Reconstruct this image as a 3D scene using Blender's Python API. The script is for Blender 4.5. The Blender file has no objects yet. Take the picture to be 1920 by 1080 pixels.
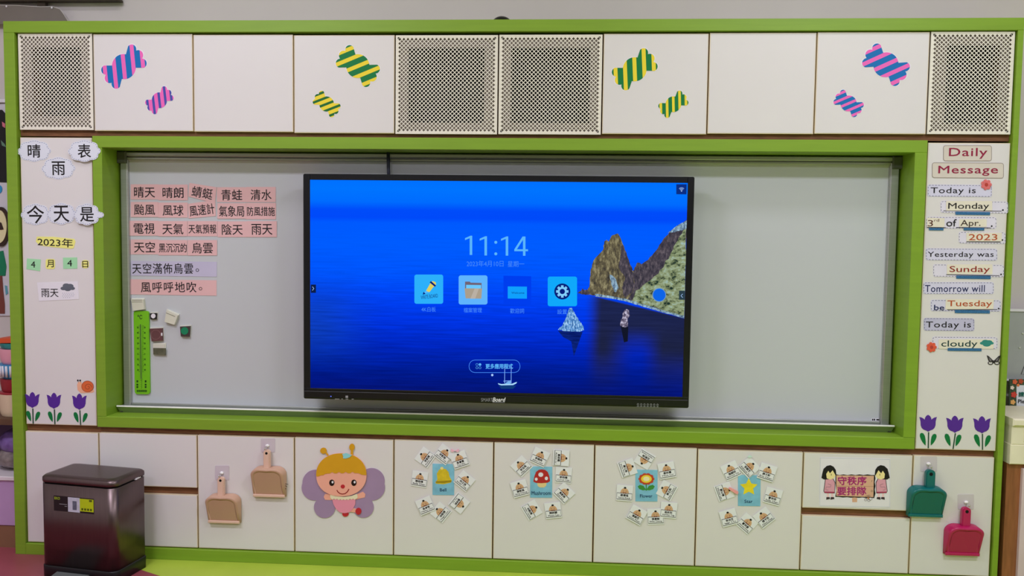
import bpy, math, random
from mathutils import Vector
random.seed(7)
S = bpy.context.scene
COL = S.collection
PI = math.pi

# ------------------------------------------------------------------ camera
CX, CY, CZ = 2.07607, -3.47296, 1.46536
YAW, PIT, ROL, F = 0.05888, -0.05802, 0.01291, 1500.0
cy_, sy_ = math.cos(YAW), math.sin(YAW)
cp_, sp_ = math.cos(PIT), math.sin(PIT)
fwd = Vector((-cp_*sy_, cp_*cy_, sp_))
right0 = Vector((cy_, sy_, 0))
up0 = right0.cross(fwd)
cr_, sr_ = math.cos(ROL), math.sin(ROL)
right = right0*cr_ + up0*sr_
up = up0*cr_ - right0*sr_
cam_d = bpy.data.cameras.new('camera')
cam = bpy.data.objects.new('camera', cam_d)
COL.objects.link(cam)
from mathutils import Matrix
cam.matrix_world = Matrix(((right.x, up.x, -fwd.x, CX), (right.y, up.y, -fwd.y, CY), (right.z, up.z, -fwd.z, CZ), (0, 0, 0, 1)))
cam_d.sensor_width = 36
cam_d.lens = F/1920*36
cam_d.clip_start = 0.05
S.camera = cam

# ------------------------------------------------------------------ world, light, exposure
w = bpy.data.worlds.new('world'); S.world = w; w.use_nodes = True
w.node_tree.nodes['Background'].inputs[0].default_value = (.8, .85, 1, 1)
w.node_tree.nodes['Background'].inputs[1].default_value = 0.05
S.view_settings.view_transform = 'Standard'
S.view_settings.look = 'None'
S.view_settings.gamma = 1
S.view_settings.use_curve_mapping = False
S.view_settings.exposure = 0.0
LIGHTS = [  # ceiling lamp centres x, y, length x, width y, watts
    (0.6, -0.9, 1.2, .3, 7.5), (3.2, -0.9, 1.2, .3, 7.5),
    (0.0, -2.3, 1.2, .3, 48), (3.9, -2.3, 1.2, .3, 44),
    (0.6, -4.4, 1.2, .3, 38), (3.2, -4.4, 1.2, .3, 38)]
CEIL = 3.5

# ------------------------------------------------------------------ helpers
def P(px, py, Y=0.0):
    """point of the plane y = Y that the measured spot of the photo shows"""
    a, b = (px-960)/F, (540-py)/F
    d = fwd + right*a + up*b
    t = (Y-CY)/d.y
    return Vector((CX+d.x*t, Y, CZ+d.z*t))
def FL(px, py, Z=0.0):
    a, b = (px-960)/F, (540-py)/F
    d = fwd + right*a + up*b
    t = (Z-CZ)/d.z
    return Vector((CX+d.x*t, CY+d.y*t, Z))
def lin(c):
    r = []
    for v in c:
        v = v/255
        r.append(v/12.92 if v <= .04045 else ((v+.055)/1.055)**2.4)
    return tuple(r)
MATS = {}
def mat(name, rgb, rough=.5, metal=0., var=.05, nscale=8., gain=1.25, bump=0., coat=0., spec=.35, stretch=None, alpha=1., trans=0.):
    if name in MATS: return MATS[name]
    m = bpy.data.materials.new(name); m.use_nodes = True
    nt = m.node_tree; b = nt.nodes['Principled BSDF']
    base = [min(.93, v*gain) for v in lin(rgb)]
    tc = nt.nodes.new('ShaderNodeTexCoord'); mp = nt.nodes.new('ShaderNodeMapping')
    nt.links.new(tc.outputs['Object'], mp.inputs[0])
    if stretch: mp.inputs['Scale'].default_value = stretch
    n = nt.nodes.new('ShaderNodeTexNoise'); n.inputs['Scale'].default_value = nscale; n.inputs['Detail'].default_value = 4
    nt.links.new(mp.outputs[0], n.inputs['Vector'])
    r = nt.nodes.new('ShaderNodeValToRGB')
    r.color_ramp.elements[0].position = .3; r.color_ramp.elements[1].position = .7
    r.color_ramp.elements[0].color = tuple(v*(1-var) for v in base)+(1,)
    r.color_ramp.elements[1].color = tuple(min(1, v*(1+var)) for v in base)+(1,)
    nt.links.new(n.outputs['Fac'], r.inputs[0]); nt.links.new(r.outputs[0], b.inputs['Base Color'])
    b.inputs['Roughness'].default_value = rough; b.inputs['Metallic'].default_value = metal
    b.inputs['Specular IOR Level'].default_value = spec
    b.inputs['Alpha'].default_value = alpha
    b.inputs['Coat Weight'].default_value = coat
    b.inputs['Transmission Weight'].default_value = trans
    if bump:
        bp = nt.nodes.new('ShaderNodeBump'); bp.inputs['Strength'].default_value = bump; bp.inputs['Distance'].default_value = .002
        nt.links.new(n.outputs['Fac'], bp.inputs['Height']); nt.links.new(bp.outputs[0], b.inputs['Normal'])
    MATS[name] = m
    return m
def glow(name, rgb, strength=1., rgb2=None, nscale=60., stretch=None, lo=.4, hi=.6, extra=None, tex='noise'):
    if name in MATS: return MATS[name]
    m = bpy.data.materials.new(name); m.use_nodes = True
    nt = m.node_tree; nt.nodes.clear()
    o = nt.nodes.new('ShaderNodeOutputMaterial'); e = nt.nodes.new('ShaderNodeEmission')
    e.inputs[0].default_value = lin(rgb)+(1,); e.inputs[1].default_value = strength
    if rgb2:
        tc = nt.nodes.new('ShaderNodeTexCoord'); mp = nt.nodes.new('ShaderNodeMapping')
        nt.links.new(tc.outputs['Object'], mp.inputs[0])
        if stretch: mp.inputs['Scale'].default_value = stretch
        n = nt.nodes.new('ShaderNodeTexNoise'); n.inputs['Scale'].default_value = nscale; n.inputs['Detail'].default_value = 8; n.inputs['Roughness'].default_value = .7
        nt.links.new(mp.outputs[0], n.inputs['Vector'])
        r = nt.nodes.new('ShaderNodeValToRGB'); r.color_ramp.elements[0].position = lo; r.color_ramp.elements[1].position = hi
        r.color_ramp.elements[0].color = lin(rgb)+(1,); r.color_ramp.elements[1].color = lin(rgb2)+(1,)
        if extra:
            for p_, c_ in extra:
                el = r.color_ramp.elements.new(p_); el.color = lin(c_)+(1,)
        nt.links.new(n.outputs['Fac'], r.inputs[0]); nt.links.new(r.outputs[0], e.inputs[0])
    nt.links.new(e.outputs[0], o.inputs[0])
    MATS[name] = m
    return m

def tag(o, label=None, cat=None, group=None, kind=None):
    if label: o['label'] = label
    if cat: o['category'] = cat
    if group: o['group'] = group
    if kind: o['kind'] = kind
    return o
def empty(name, loc, label=None, cat=None, group=None):
    o = bpy.data.objects.new(name, None); o.empty_display_size = .05
    o.location = loc; COL.objects.link(o)
    return tag(o, label, cat, group)
def wloc(o):
    v = Vector((0, 0, 0))
    while o is not None:
        v += o.location; o = o.parent
    return v
class MB:
    """collects world-space pieces of ONE object"""
    def __init__(s): s.v = []; s.f = []; s.sm = []
    def add(s, vs, fs, smooth=False):
        n = len(s.v); s.v += [Vector(q) for q in vs]; s.f += [[i+n for i in f] for f in fs]; s.sm += [smooth]*len(fs); return s
    def box(s, x0, x1, y0, y1, z0, z1):
        vs = [(x0,y0,z0),(x1,y0,z0),(x1,y1,z0),(x0,y1,z0),(x0,y0,z1),(x1,y0,z1),(x1,y1,z1),(x0,y1,z1)]
        return s.add(vs, [(0,3,2,1),(4,5,6,7),(0,1,5,4),(1,2,6,5),(2,3,7,6),(3,0,4,7)])
    def bev(s, x0, x1, y0, y1, z0, z1, b=.002):
        """box whose front (towards -y) edges are chamfered"""
        vs = [(x0,y1,z0),(x1,y1,z0),(x1,y1,z1),(x0,y1,z1),(x0,y0+b,z0),(x1,y0+b,z0),(x1,y0+b,z1),(x0,y0+b,z1),
              (x0+b,y0,z0+b),(x1-b,y0,z0+b),(x1-b,y0,z1-b),(x0+b,y0,z1-b)]
        fs = [(3,2,1,0)]
        for i in range(4):
            j = (i+1) % 4
            fs += [(i,j,j+4,i+4),(i+4,j+4,j+8,i+8)]
        fs.append((8,9,10,11))
        return s.add(vs, fs)
    def plate(s, pts, yf, yb):
        """outline of (x,z) points, front at yf, back at yb"""
        n = len(pts)
        a = sum(pts[i][0]*pts[(i+1) % n][1]-pts[(i+1) % n][0]*pts[i][1] for i in range(n))
        if a < 0: pts = pts[::-1]
        vs = [(p[0], yf, p[1]) for p in pts]+[(p[0], yb, p[1]) for p in pts]
        fs = [list(range(n))]
        if abs(yf-yb) > 1e-6:
            fs += [list(range(2*n-1, n-1, -1))]+[(i, i+n, (i+1) % n+n, (i+1) % n) for i in range(n)]
        else: vs = vs[:n]
        return s.add(vs, fs)
    def tube(s, path, r, n=8, caps=True):
        path = [Vector(p) for p in path]; rings = []
        for i, p in enumerate(path):
            t = (path[min(i+1, len(path)-1)]-path[max(i-1, 0)]).normalized()
            a = Vector((0, 0, 1)) if abs(t.z) < .9 else Vector((1, 0, 0))
            u = t.cross(a).normalized(); v = t.cross(u)
            rr = r[i] if isinstance(r, (list, tuple)) else r
            rings.append([p+(u*math.cos(2*PI*k/n)+v*math.sin(2*PI*k/n))*rr for k in range(n)])
        vs = [q for g in rings for q in g]; fs = []
        for i in range(len(path)-1):
            for k in range(n):
                fs.append((i*n+k, i*n+(k+1) % n, (i+1)*n+(k+1) % n, (i+1)*n+k))
        if caps: fs += [list(range(n))[::-1], list(range(len(vs)-n, len(vs)))]
        return s.add(vs, fs, True)
    def dome(s, c, rx, ry, rz, n=20, m=10, half=False):
        vs = []; fs = []
        for i in range(m+1):
            t = PI*i/m if not half else PI/2*i/m
            for k in range(n):
                vs.append((c[0]+rx*math.sin(t)*math.cos(2*PI*k/n), c[1]+ry*math.sin(t)*math.sin(2*PI*k/n), c[2]+rz*math.cos(t)))
        for i in range(m):
            for k in range(n): fs.append((i*n+k, (i+1)*n+k, (i+1)*n+(k+1) % n, i*n+(k+1) % n))
        return s.add(vs, fs, True)
    def build(s, name, m, parent=None, label=None, cat=None, group=None, kind=None, origin=None):
        me = bpy.data.meshes.new(name)
        if parent is not None: off = wloc(parent)
        elif origin is not None: off = Vector(origin)
        else:
            xs = [v.x for v in s.v]; ys = [v.y for v in s.v]; zs = [v.z for v in s.v]
            off = Vector(((min(xs)+max(xs))/2, (min(ys)+max(ys))/2, min(zs)))
        me.from_pydata([tuple(v-off) for v in s.v], [], s.f)
        me.polygons.foreach_set('use_smooth', s.sm)
        me.materials.append(m)
        o = bpy.data.objects.new(name, me); COL.objects.link(o)
        if parent is not None: o.parent = parent
        else: o.location = off
        return tag(o, label, cat, group, kind)

def mix2(a, b, t): return a+(b-a)*t
def ell(cx, cz, rx, rz, n=28, a0=0, a1=2*PI, rot=0):
    full = abs(a1-a0-2*PI) < 1e-6
    r = []
    for i in range(n if full else n+1):
        a = a0+(a1-a0)*i/n; x, z = rx*math.cos(a), rz*math.sin(a)
        r.append((cx+x*math.cos(rot)-z*math.sin(rot), cz+x*math.sin(rot)+z*math.cos(rot)))
    return r
def rrect(x0, x1, z0, z1, r, n=4):
    o = []
    for cx, cz, a in ((x1-r, z1-r, 0), (x0+r, z1-r, PI/2), (x0+r, z0+r, PI), (x1-r, z0+r, 1.5*PI)):
        o += [(cx+r*math.cos(a+PI/2*i/n), cz+r*math.sin(a+PI/2*i/n)) for i in range(n+1)]
    return o
def ppts(pts, Y): return [(P(a, b, Y).x, P(a, b, Y).z) for a, b in pts]
def pell(px, py, rx, ry, Y, n=28, rot=0, a0=0, a1=2*PI):   # ellipse measured in photo units, y down
    return ppts([(px+x, py-z) for x, z in ell(0, 0, rx, ry, n, a0, a1, rot)], Y)
def prr(x0, x1, y0, y1, r, Y): return ppts([(a, -b) for a, b in rrect(x0, x1, -y1, -y0, r)], Y)
def star_union(circles, hub=0., n=160):
    """outline seen from its centre: hulls from the centre to every circle"""
    out = []
    for i in range(n):
        a = 2*PI*i/n; dx, dy = math.cos(a), math.sin(a); best = hub
        for x, y, r in circles:
            t = x*dx+y*dy; q = x*x+y*y-t*t
            if q < r*r and (t > 0 or x*x+y*y < r*r): best = max(best, t+math.sqrt(r*r-q))
        out.append((best*dx, best*dy))
    return out

FONTC = {}
def font_mesh(s, bold=0., spacing=1.):
    k = (s, spacing)
    if k in FONTC: return FONTC[k]
    c = bpy.data.curves.new('lettering', 'FONT'); c.body = s; c.resolution_u = 3; c.space_character = spacing
    o = bpy.data.objects.new('lettering', c); COL.objects.link(o)
    me = bpy.data.meshes.new_from_object(o)
    vs = [(v.co.x, v.co.y) for v in me.vertices]; fs = [tuple(p.vertices) for p in me.polygons]
    bpy.data.objects.remove(o); bpy.data.curves.remove(c); bpy.data.meshes.remove(me)
    x0 = min(v[0] for v in vs); x1 = max(v[0] for v in vs); y0 = min(v[1] for v in vs); y1 = max(v[1] for v in vs)
    vs = [((x-(x0+x1)/2)/(x1-x0), (y-(y0+y1)/2)/(y1-y0)) for x, y in vs]
    FONTC[k] = (vs, fs, x1-x0, y1-y0)
    return FONTC[k]
def text_w(s, cx, cz, wd, ht, Y, m, parent, rot=0., bold=0., shear=0., name='lettering', mb=None, spacing=1.):
    vs, fs, a, b = font_mesh(s, bold, spacing)
    if ht is None: ht = wd*b/a
    if wd is None: wd = ht*a/b
    c_, s_ = math.cos(rot), math.sin(rot); out = []
    for x, y in vs:
        x, y = x*wd+shear*y*ht, y*ht
        out.append((cx+x*c_-y*s_, Y, cz+x*s_+y*c_))
    q = mb or MB()
    if bold:
        e = bold*1.1*min(ht, .03) if ht > .009 else bold*1.3*ht
        for i, (dx, dz) in enumerate(((0, 0), (e, 0), (-e, 0), (0, e), (0, -e))): q.add([(x+dx, y+i*2e-6, z+dz) for x, y, z in out], fs)
    else: q.add(out, fs)
    return q if mb else q.build(name, m, parent)
def text_p(s, x0, x1, y0, y1, Y, m, parent, rot=0., bold=0., shear=0., name='lettering', spacing=1.):
    a, b = P(x0, (y0+y1)/2, Y), P(x1, (y0+y1)/2, Y); t, u = P((x0+x1)/2, y0, Y), P((x0+x1)/2, y1, Y)
    tilt = math.atan2(b.z-a.z, b.x-a.x)
    return text_w(s, (a.x+b.x)/2, (t.z+u.z)/2, b.x-a.x, t.z-u.z, Y, m, parent, rot+tilt*(0 if rot else 1), bold, shear, name, None, spacing)
def stroke(pts, wd, Y, mb, closed=False):
    """flat ribbon along (x,z) points"""
    n = len(pts); L = []; R = []
    for i in range(n):
        a = pts[(i-1) % n] if closed or i > 0 else pts[i]; b = pts[(i+1) % n] if closed or i < n-1 else pts[i]
        dx, dz = b[0]-a[0], b[1]-a[1]; l = math.hypot(dx, dz) or 1
        L.append((pts[i][0]-dz/l*wd/2, Y, pts[i][1]+dx/l*wd/2)); R.append((pts[i][0]+dz/l*wd/2, Y, pts[i][1]-dx/l*wd/2))
    fs = [(i, i+n, (i+1) % n+n, (i+1) % n) for i in range(n if closed else n-1)]
    mb.add(L+R, fs); return mb
def dashes(pts, wd, ln, Y, mb, gap=None):
    """dashed line round a closed outline"""
    n = len(pts); gap = gap or ln*.8; d = 0; on = True; cur = [pts[0]]; tgt = ln
    for i in range(n):
        a, b = pts[i], pts[(i+1) % n]; l = math.hypot(b[0]-a[0], b[1]-a[1]); pos = 0
        while l-pos > tgt-d:
            pos += tgt-d; q = (mix2(a[0], b[0], pos/l), mix2(a[1], b[1], pos/l))
            if on and len(cur) > 0: stroke(cur+[q], wd, Y, mb)
            on = not on; cur = [q]; d = 0; tgt = ln if on else gap
        d += l-pos; cur.append(b)
    return mb
def shrink(pts, d):
    cx = sum(p[0] for p in pts)/len(pts); cz = sum(p[1] for p in pts)/len(pts)
    r = []
    for x, z in pts:
        l = math.hypot(x-cx, z-cz) or 1; r.append((cx+(x-cx)*(l-d)/l, cz+(z-cz)*(l-d)/l))
    return r

# ------------------------------------------------------------------ materials
M_white = mat('white_laminate', (206, 203, 205), .38, var=.02, nscale=1.5, spec=.3)
M_band = mat('cream_edge_band', (212, 198, 172), .5)
M_wood = mat('brown_carcass_wood', (112, 74, 48), .6, var=.25, nscale=14, stretch=(1, 4, 9))
M_green = mat('lime_green_laminate', (117, 150, 42), .42, var=.05, nscale=6, stretch=(.6, 1, 9))
M_wall = mat('grey_painted_wall', (204, 198, 198), .8, var=.02, nscale=3, gain=1.1)
M_black = mat('black_plastic', (18, 18, 22), .35, var=.1)
M_dark = mat('dark_void', (8, 8, 9), .9, var=.1)
M_alu = mat('brushed_aluminium', (165, 168, 166), .38, metal=.75, var=.05, nscale=20, stretch=(.3, 1, 12))
M_board = mat('whiteboard_enamel', (180, 184, 190), .3, var=.01, nscale=1, spec=.4)
M_ink = mat('black_ink', (22, 18, 24), .6, gain=1.)
M_paper = mat('white_paper', (214, 212, 222), .6, var=.02)

# ------------------------------------------------------------------ room shell
X0, X1, Y0, Y1 = -1.7, 5.6, -6.6, .37
MB().box(X0-.1, X1+.1, Y0-.1, Y1+.1, -.08, 0).build('floor', mat('lime_vinyl_floor', (160, 182, 62), .4, var=.06, nscale=5), kind='structure')
fl = bpy.data.objects['floor']
a_, b_ = FL(262, 1066), FL(305, 1080)
dirv = (b_-a_).normalized(); p0 = a_-dirv*((a_.y-0)/dirv.y) if abs(dirv.y) > 1e-3 else a_
p1 = a_+dirv*1.9
pk = MB(); pts = [(p0.x, -.01), (p1.x, p1.y), (p1.x-.6, -3.2), (X0, -3.2), (X0, Y1-.01), (-.404, Y1-.01), (-.404, -.01)]
pk.add([(x, y, .0012) for x, y in pts], [list(range(len(pts)))[::-1]]).build('floor_inlay', mat('dusty_pink_vinyl', (138, 66, 76), .4, var=.08, nscale=6), parent=fl)
MB().box(X0-.1, X1+.1, Y1, Y1+.1, 0, CEIL).build('wall_back', M_wall, kind='structure')
MB().box(X0-.1, X1+.1, Y0-.1, Y0, 0, CEIL).build('wall_front', mat('cream_rear_wall', (120, 108, 104), .8, gain=1.), kind='structure')
MB().box(X0-.1, X0, Y0, Y1, 0, CEIL).build('wall_left', M_wall, kind='structure')
MB().box(X1, X1+.1, Y0, Y1, 0, CEIL).build('wall_right', M_wall, kind='structure')
MB().box(X0-.1, X1+.1, Y0-.1, Y1+.1, CEIL, CEIL+.08).build('ceiling', mat('white_ceiling', (225, 222, 218), .8, gain=1.), kind='structure')
M_diff = glow('lamp_diffuser', (255, 250, 240), 2.5)
for i, (lx, ly, lw, ld, wt) in enumerate(LIGHTS):
    row = ('nearest the cabinets', 'above the middle of the room', 'at the back of the room')[i//2]
    t = empty('ceiling_light', (lx, ly, CEIL), '%s rectangular ceiling light %s' % (('left', 'right')[i % 2], row), 'light', 'ceiling lights')
    MB().box(lx-lw/2-.03, lx+lw/2+.03, ly-ld/2-.03, ly+ld/2+.03, CEIL-.05, CEIL-.001).build('lamp_housing', M_paper, t)
    MB().box(lx-lw/2, lx+lw/2, ly-ld/2, ly+ld/2, CEIL-.056, CEIL-.051).build('lamp_diffuser', M_diff, t)
    L = bpy.data.lights.new('lamp_light', 'AREA'); L.shape = 'RECTANGLE'; L.size = lw; L.size_y = ld; L.energy = wt; L.color = (.985, .955, 1.11)
    lo = bpy.data.objects.new('lamp_light', L); COL.objects.link(lo); lo.parent = t; lo.location = (0, 0, -.07)

# ------------------------------------------------------------------ measured wall unit
TT = [(31, 61), (173.5, 62), (361.5, 63), (550, 64), (740.5, 64.5), (934, 64), (1130, 62.5), (1330, 60.5), (1532, 59.5), (1746, 58), (1906, 57)]
TB = [(36, 243), (175, 246), (362, 247), (550, 249), (740, 252), (934, 253), (1129, 253), (1326, 251.5), (1527, 252), (1737, 252), (1896, 253.5)]
BT = [(46.5, 808), (185, 811), (369, 815), (551, 820), (738, 824), (925, 829), (1114, 834), (1308, 841), (1506, 848), (1711, 853), (1864, 857)]
BBt = [(50, 1017.5), (187, 1022), (371, 1028), (552.5, 1035), (737.5, 1041), (924, 1047), (1112.5, 1055), (1303, 1062.5), (1501, 1070), (1706, 1078), (1858, 1084)]
def colx(a, b): return (P(*a).x+P(*b).x)/2
XT = [colx(a, b) for a, b in zip(TT, TB)]
XB = [colx(a, b) for a, b in zip(BT, BBt)]
def rect(TL, TR, BL, BR):
    q = [P(*t) for t in (TL, TR, BL, BR)]
    return (q[0].x+q[2].x)/2, (q[1].x+q[3].x)/2, (q[2].z+q[3].z)/2, (q[0].z+q[1].z)/2
YD = .003      # door faces
def door(parent, x0, x1, z0, z1, name='door', g=.0050):
    x0 += g; x1 -= g; z0 += g; z1 -= g
    d = MB().bev(x0, x1, YD, YD+.018, z0, z1, .0012).build(name, M_white, parent)
    e = MB(); t = .0020; y0, y1 = YD+.0006, YD+.017
    e.box(x0-t, x0, y0, y1, z0-t, z1+t).box(x1, x1+t, y0, y1, z0-t, z1+t).box(x0, x1, y0, y1, z0-t, z0).box(x0, x1, y0, y1, z1, z1+t)
    e.build('edge_band', M_band, d)
    return d
def carcass(parent, x0, x1, z0, z1, y1=.30, t=.012):
    b = MB(); y0 = YD+.02
    b.box(x0, x0+t, y0, y1, z0, z1).box(x1-t, x1, y0, y1, z0, z1).box(x0+t, x1-t, y0, y1, z0, z0+t).box(x0+t, x1-t, y0, y1, z1-t, z1).box(x0+t, x1-t, y1-.01, y1, z0+t, z1-t)
    return b.build('carcass', M_wood, parent)

ZT1 = P(960, 61).z+.004; FX0 = P(8, 41).x; FX1 = P(1919, 35.5).x; FZ1 = .5*(P(8, 41).z+P(1919, 35.5).z)+.002
FIX0 = P(32.5, 150).x-.002; FIX1 = (P(1901.5, 150).x+P(1866, 857).x)/2+.002
YF = -.009
FIX1 = max(XT[10], XB[10], P(1897, 267).x*.5+P(1868, 846).x*.5)+.001; FIX0 = min(XT[0], XB[0], P(36, 256).x*.5+P(47.5, 798).x*.5)-.001
KZ = .053
t = empty('cabinet_surround', ((FX0+FX1)/2, .17, 0), 'lime green laminate surround framing the whole wall of white cabinets', 'frame')
ZTI = (P(33, 60.5).z+P(500, 61).z+P(960, 62).z+P(1440, 59).z+P(1900, 56).z)/5
MB().bev(FX0, FX1, YF, .30, ZTI, FZ1, .0015).build('top_rail', M_green, t)
MB().bev(FX0, FIX0, YF, .30, 0, ZTI, .0015).build('left_stile', M_green, t)
MB().bev(FIX1, FX1, YF, .30, 0, ZTI, .0015).build('right_stile', M_green, t)
MB().bev(FIX0, FIX1, YF, .30, 0, KZ-.002, .0015).build('kick_board', M_green, t)

# top row: ten cabinets
M_gr = mat('cream_perforated_metal', (214, 210, 200), .45, var=.02)
M_back = mat('grille_backing_board', (148, 138, 132), .8, var=.05, gain=1.)
def grille(parent, x0, x1, z0, z1, ncol, nrow, vx0, vx1, vz0, vz1):
    g = .003; x0 += g; x1 -= g; z0 += g; z1 -= g
    m = .0085
    a = (x1-x0-2*m)/(2*ncol); b = (z1-z0-2*m)/(2*nrow); h = .76; y0, y1 = YD+.0004, YD+.003
    q = MB(); V = q.v; Fc = q.f
    for i in range(1, 2*ncol):
        for j in range(1, 2*nrow):
            if (i+j) % 2: continue
            cx, cz = x0+m+i*a, z0+m+j*b; n = len(V)
            for k in (1, h):
                V += [Vector((cx+a*k, y0, cz)), Vector((cx, y0, cz+b*k)), Vector((cx-a*k, y0, cz)), Vector((cx, y0, cz-b*k))]
            V += [Vector((cx+a*h, y1, cz)), Vector((cx, y1, cz+b*h)), Vector((cx-a*h, y1, cz)), Vector((cx, y1, cz-b*h))]
            for k in range(4):
                l = (k+1) % 4
                Fc += [(n+k, n+l, n+4+l, n+4+k), (n+4+k, n+4+l, n+8+l, n+8+k)]
    q.sm = [False]*len(Fc)
    # solid half cells and margin
    for i in range(2*ncol+1):
        for j in (0, 2*nrow):
            if (i+j) % 2 == 0:
                cx, cz = x0+m+i*a, z0+m+j*b; s = 1 if j == 0 else -1
                q.add([(max(cx-a, x0+m), y0, cz), (min(cx+a, x1-m), y0, cz), (cx, y0, cz+s*b)], [(0, 1, 2)])
    for j in range(2*nrow+1):
        for i in (0, 2*ncol):
            if (i+j) % 2 == 0:
                cx, cz = x0+m+i*a, z0+m+j*b; s = 1 if i == 0 else -1
                q.add([(cx, y0, max(cz-b, z0+m)), (cx, y0, min(cz+b, z1-m)), (cx+s*a, y0, cz)], [(0, 1, 2)])
    for (u0, u1, w0, w1) in ((x0, x0+m, z0, z1), (x1-m, x1, z0, z1), (x0+m, x1-m, z0, z0+m), (x0+m, x1-m, z1-m, z1)):
        q.box(u0, u1, YD, y1, w0, w1)
    q.build('perforated_panel', M_gr, parent)
    bk = MB(); yb = YD+.008
    for (u0, u1, w0, w1) in ((x0, vx0, z0, z1), (vx1, x1, z0, z1), (vx0, vx1, z0, vz0), (vx0, vx1, vz1, z1)):
        bk.box(u0, u1, yb, yb+.006, w0, w1)
    bk.build('backing_board', M_back, parent)
    MB().box(vx0-.02, vx1+.02, .12, .125, vz0-.02, vz1+.02).build('opening_shade_sheet', M_dark, parent)  # black sheet put in for the darkness inside the speaker opening
GR = {0: (18, 22, 58, 150, 86, 220), 4: (24, 23, 764, 908, 88, 230), 5: (24, 23, 958, 1106, 88, 230), 9: (18, 23, 1776, 1876, 85, 228)}
NAMES_T = {0: 'cream perforated grille cabinet at the far left of the top row', 1: 'white top row door with two blue and pink candies, beside the left grille',
           2: 'plain white top row door between the blue and the green candy doors on the left', 3: 'white top row door with two green and yellow candies, left of the grilles',
           4: 'left one of the two perforated grille cabinets above the screen', 5: 'right one of the two perforated grille cabinets above the screen',
           6: 'white top row door with green and yellow candies, right of the grilles', 7: 'plain white top row door on the right, between two candy doors',
           8: 'white top row door with blue and pink candies, right end', 9: 'cream perforated grille cabinet at the far right of the top row'}
for k in range(10):
    x0, x1, z0, z1 = rect(TT[k], TT[k+1], TB[k], TB[k+1]); x0, x1 = XT[k], XT[k+1]
    t = empty('grille_cabinet' if k in GR else 'wall_cabinet', ((x0+x1)/2, .1, z0), NAMES_T[k], 'cabinet', 'top row of cabinets')
    carcass(t, x0, x1, z0, z1)
    if k in GR:
        nc, nr, a, b, c, d = GR[k]
        grille(t, x0, x1, z0, z1, nc, nr, P(a, 150).x, P(b, 150).x, P(960, d).z, P(960, c).z)
    else: door(t, x0, x1, z0, z1)

# brown rail between the rows
def rail(pa, pb, pc, pd, nm, label):
    x0, x1, z0, z1 = rect(pa, pb, pc, pd)
    MB().box(FIX0, FIX1, .012, .34, z0, z1).build(nm, M_wood, label=label, cat='rail')
IZ1_ = rect((175, 255), (1735, 263.5), (183, 799.5), (1717, 843))[3]; IZ0_ = rect((175, 255), (1735, 263.5), (183, 799.5), (1717, 843))[2]
ZDB = sum(P(*p).z for p in TB)/11; ZDT = sum(P(*p).z for p in BT)/11
ZR0 = rect((36, 246), (1890, 252), (38, 255), (1890, 264))
MB().box(FIX0+.001, FIX1-.001, .0215, .0228, IZ1_+.0005, ZDB+.008).build('wooden_rail', M_wood, label='brown wooden rail running below the top row of cabinets', cat='rail')
ZR1 = rect((47, 799), (1866, 845), (47, 809), (1864, 857))
MB().box(FIX0+.001, FIX1-.001, .0215, .0228, ZDT-.008, IZ0_-.0005).build('wooden_rail', M_wood, label='brown wooden rail running above the bottom row of cabinets', cat='rail')

# tall narrow side cabinets
sl = rect((36, 256.5), (172.5, 256.5), (47.5, 798), (181.5, 798)); sr = rect((1740, 266), (1897, 267), (1715.5, 844), (1868, 846))
for nm, q in (('left of the whiteboard with the weather chart', sl), ('right of the whiteboard with the daily message', sr)):
    t = empty('side_cabinet', ((q[0]+q[1])/2, .1, q[2]), 'tall narrow white cabinet '+nm, 'cabinet')
    carcass(t, q[0], q[1], q[2], q[3]); door(t, q[0], q[1], q[2], q[3])
# bottom row
def lower(k, x0, x1, z0, z1, label, split=None, nm='base_cabinet'):
    t = empty(nm, ((x0+x1)/2, .1, z0), label, 'cabinet', 'bottom row of cabinets')
    carcass(t, x0, x1, z0, z1)
    if split:
        door(t, x0, x1, split[0], z1, 'drawer_front' if False else 'door'); door(t, x0, x1, z0, split[1], 'door')
        MB().box(x0+.004, x1-.004, .0215, .0228, split[1]-.004, split[0]+.004).build('middle_rail', M_wood, t)
    else: door(t, x0, x1, z0, z1)
NB_ = ['white base cabinet behind the steel pedal bin', 'white base cabinet with two stacked doors beside the pedal bin', 'white base cabinet door where two beige dustpans hang',
       'white base cabinet door with the butterfly girl', 'white base cabinet door with the bell card', 'white base cabinet door with the mushroom card',
       'white base cabinet door with the flower card', 'white base cabinet door with the star card', 'white base cabinet with two stacked doors and the queue poster', 'white base cabinet door where the teal and pink dustpans hang']
for k in range(10):
    q = rect(BT[k], BT[k+1], BBt[k], BBt[k+1]); sp = None
    if k == 1: sp = (P(300, 914).z, P(300, 926).z)
    if k == 8: sp = (.5*(P(1508, 954).z+P(1708, 959).z), .5*(P(1505, 966).z+P(1705, 971).z))
    lower(k, XB[k], XB[k+1], KZ, q[3], NB_[k], sp)

# recess frame
q = rect((175, 255), (1735, 263.5), (183, 799.5), (1717, 843))
IX0, IX1, IZ0, IZ1 = q
XL, XR, ZIT, ZIB, D = .03936, 3.5529, 1.85867, .65145, .13657
t = empty('recess_frame', ((IX0+IX1)/2, .07, IZ0), 'deep lime green frame boxing in the recessed whiteboard', 'frame')
MB().bev(IX0, IX1, -.007, .30, ZIT, IZ1, .0015).build('top_board', M_green, t)
MB().bev(IX0, IX1, -.007, .30, IZ0, ZIB, .003).build('bottom_board', M_green, t)
MB().bev(IX0, XL, -.007, .30, ZIB, ZIT, .0015).build('side_board', M_green, t)
MB().bev(XR, IX1, -.007, .30, ZIB, ZIT, .0015).build('side_board', M_green, t)
MB().box(XL, XR, D+.03, D+.045, ZIB, ZIT).build('back_board', M_green, t)

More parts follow.
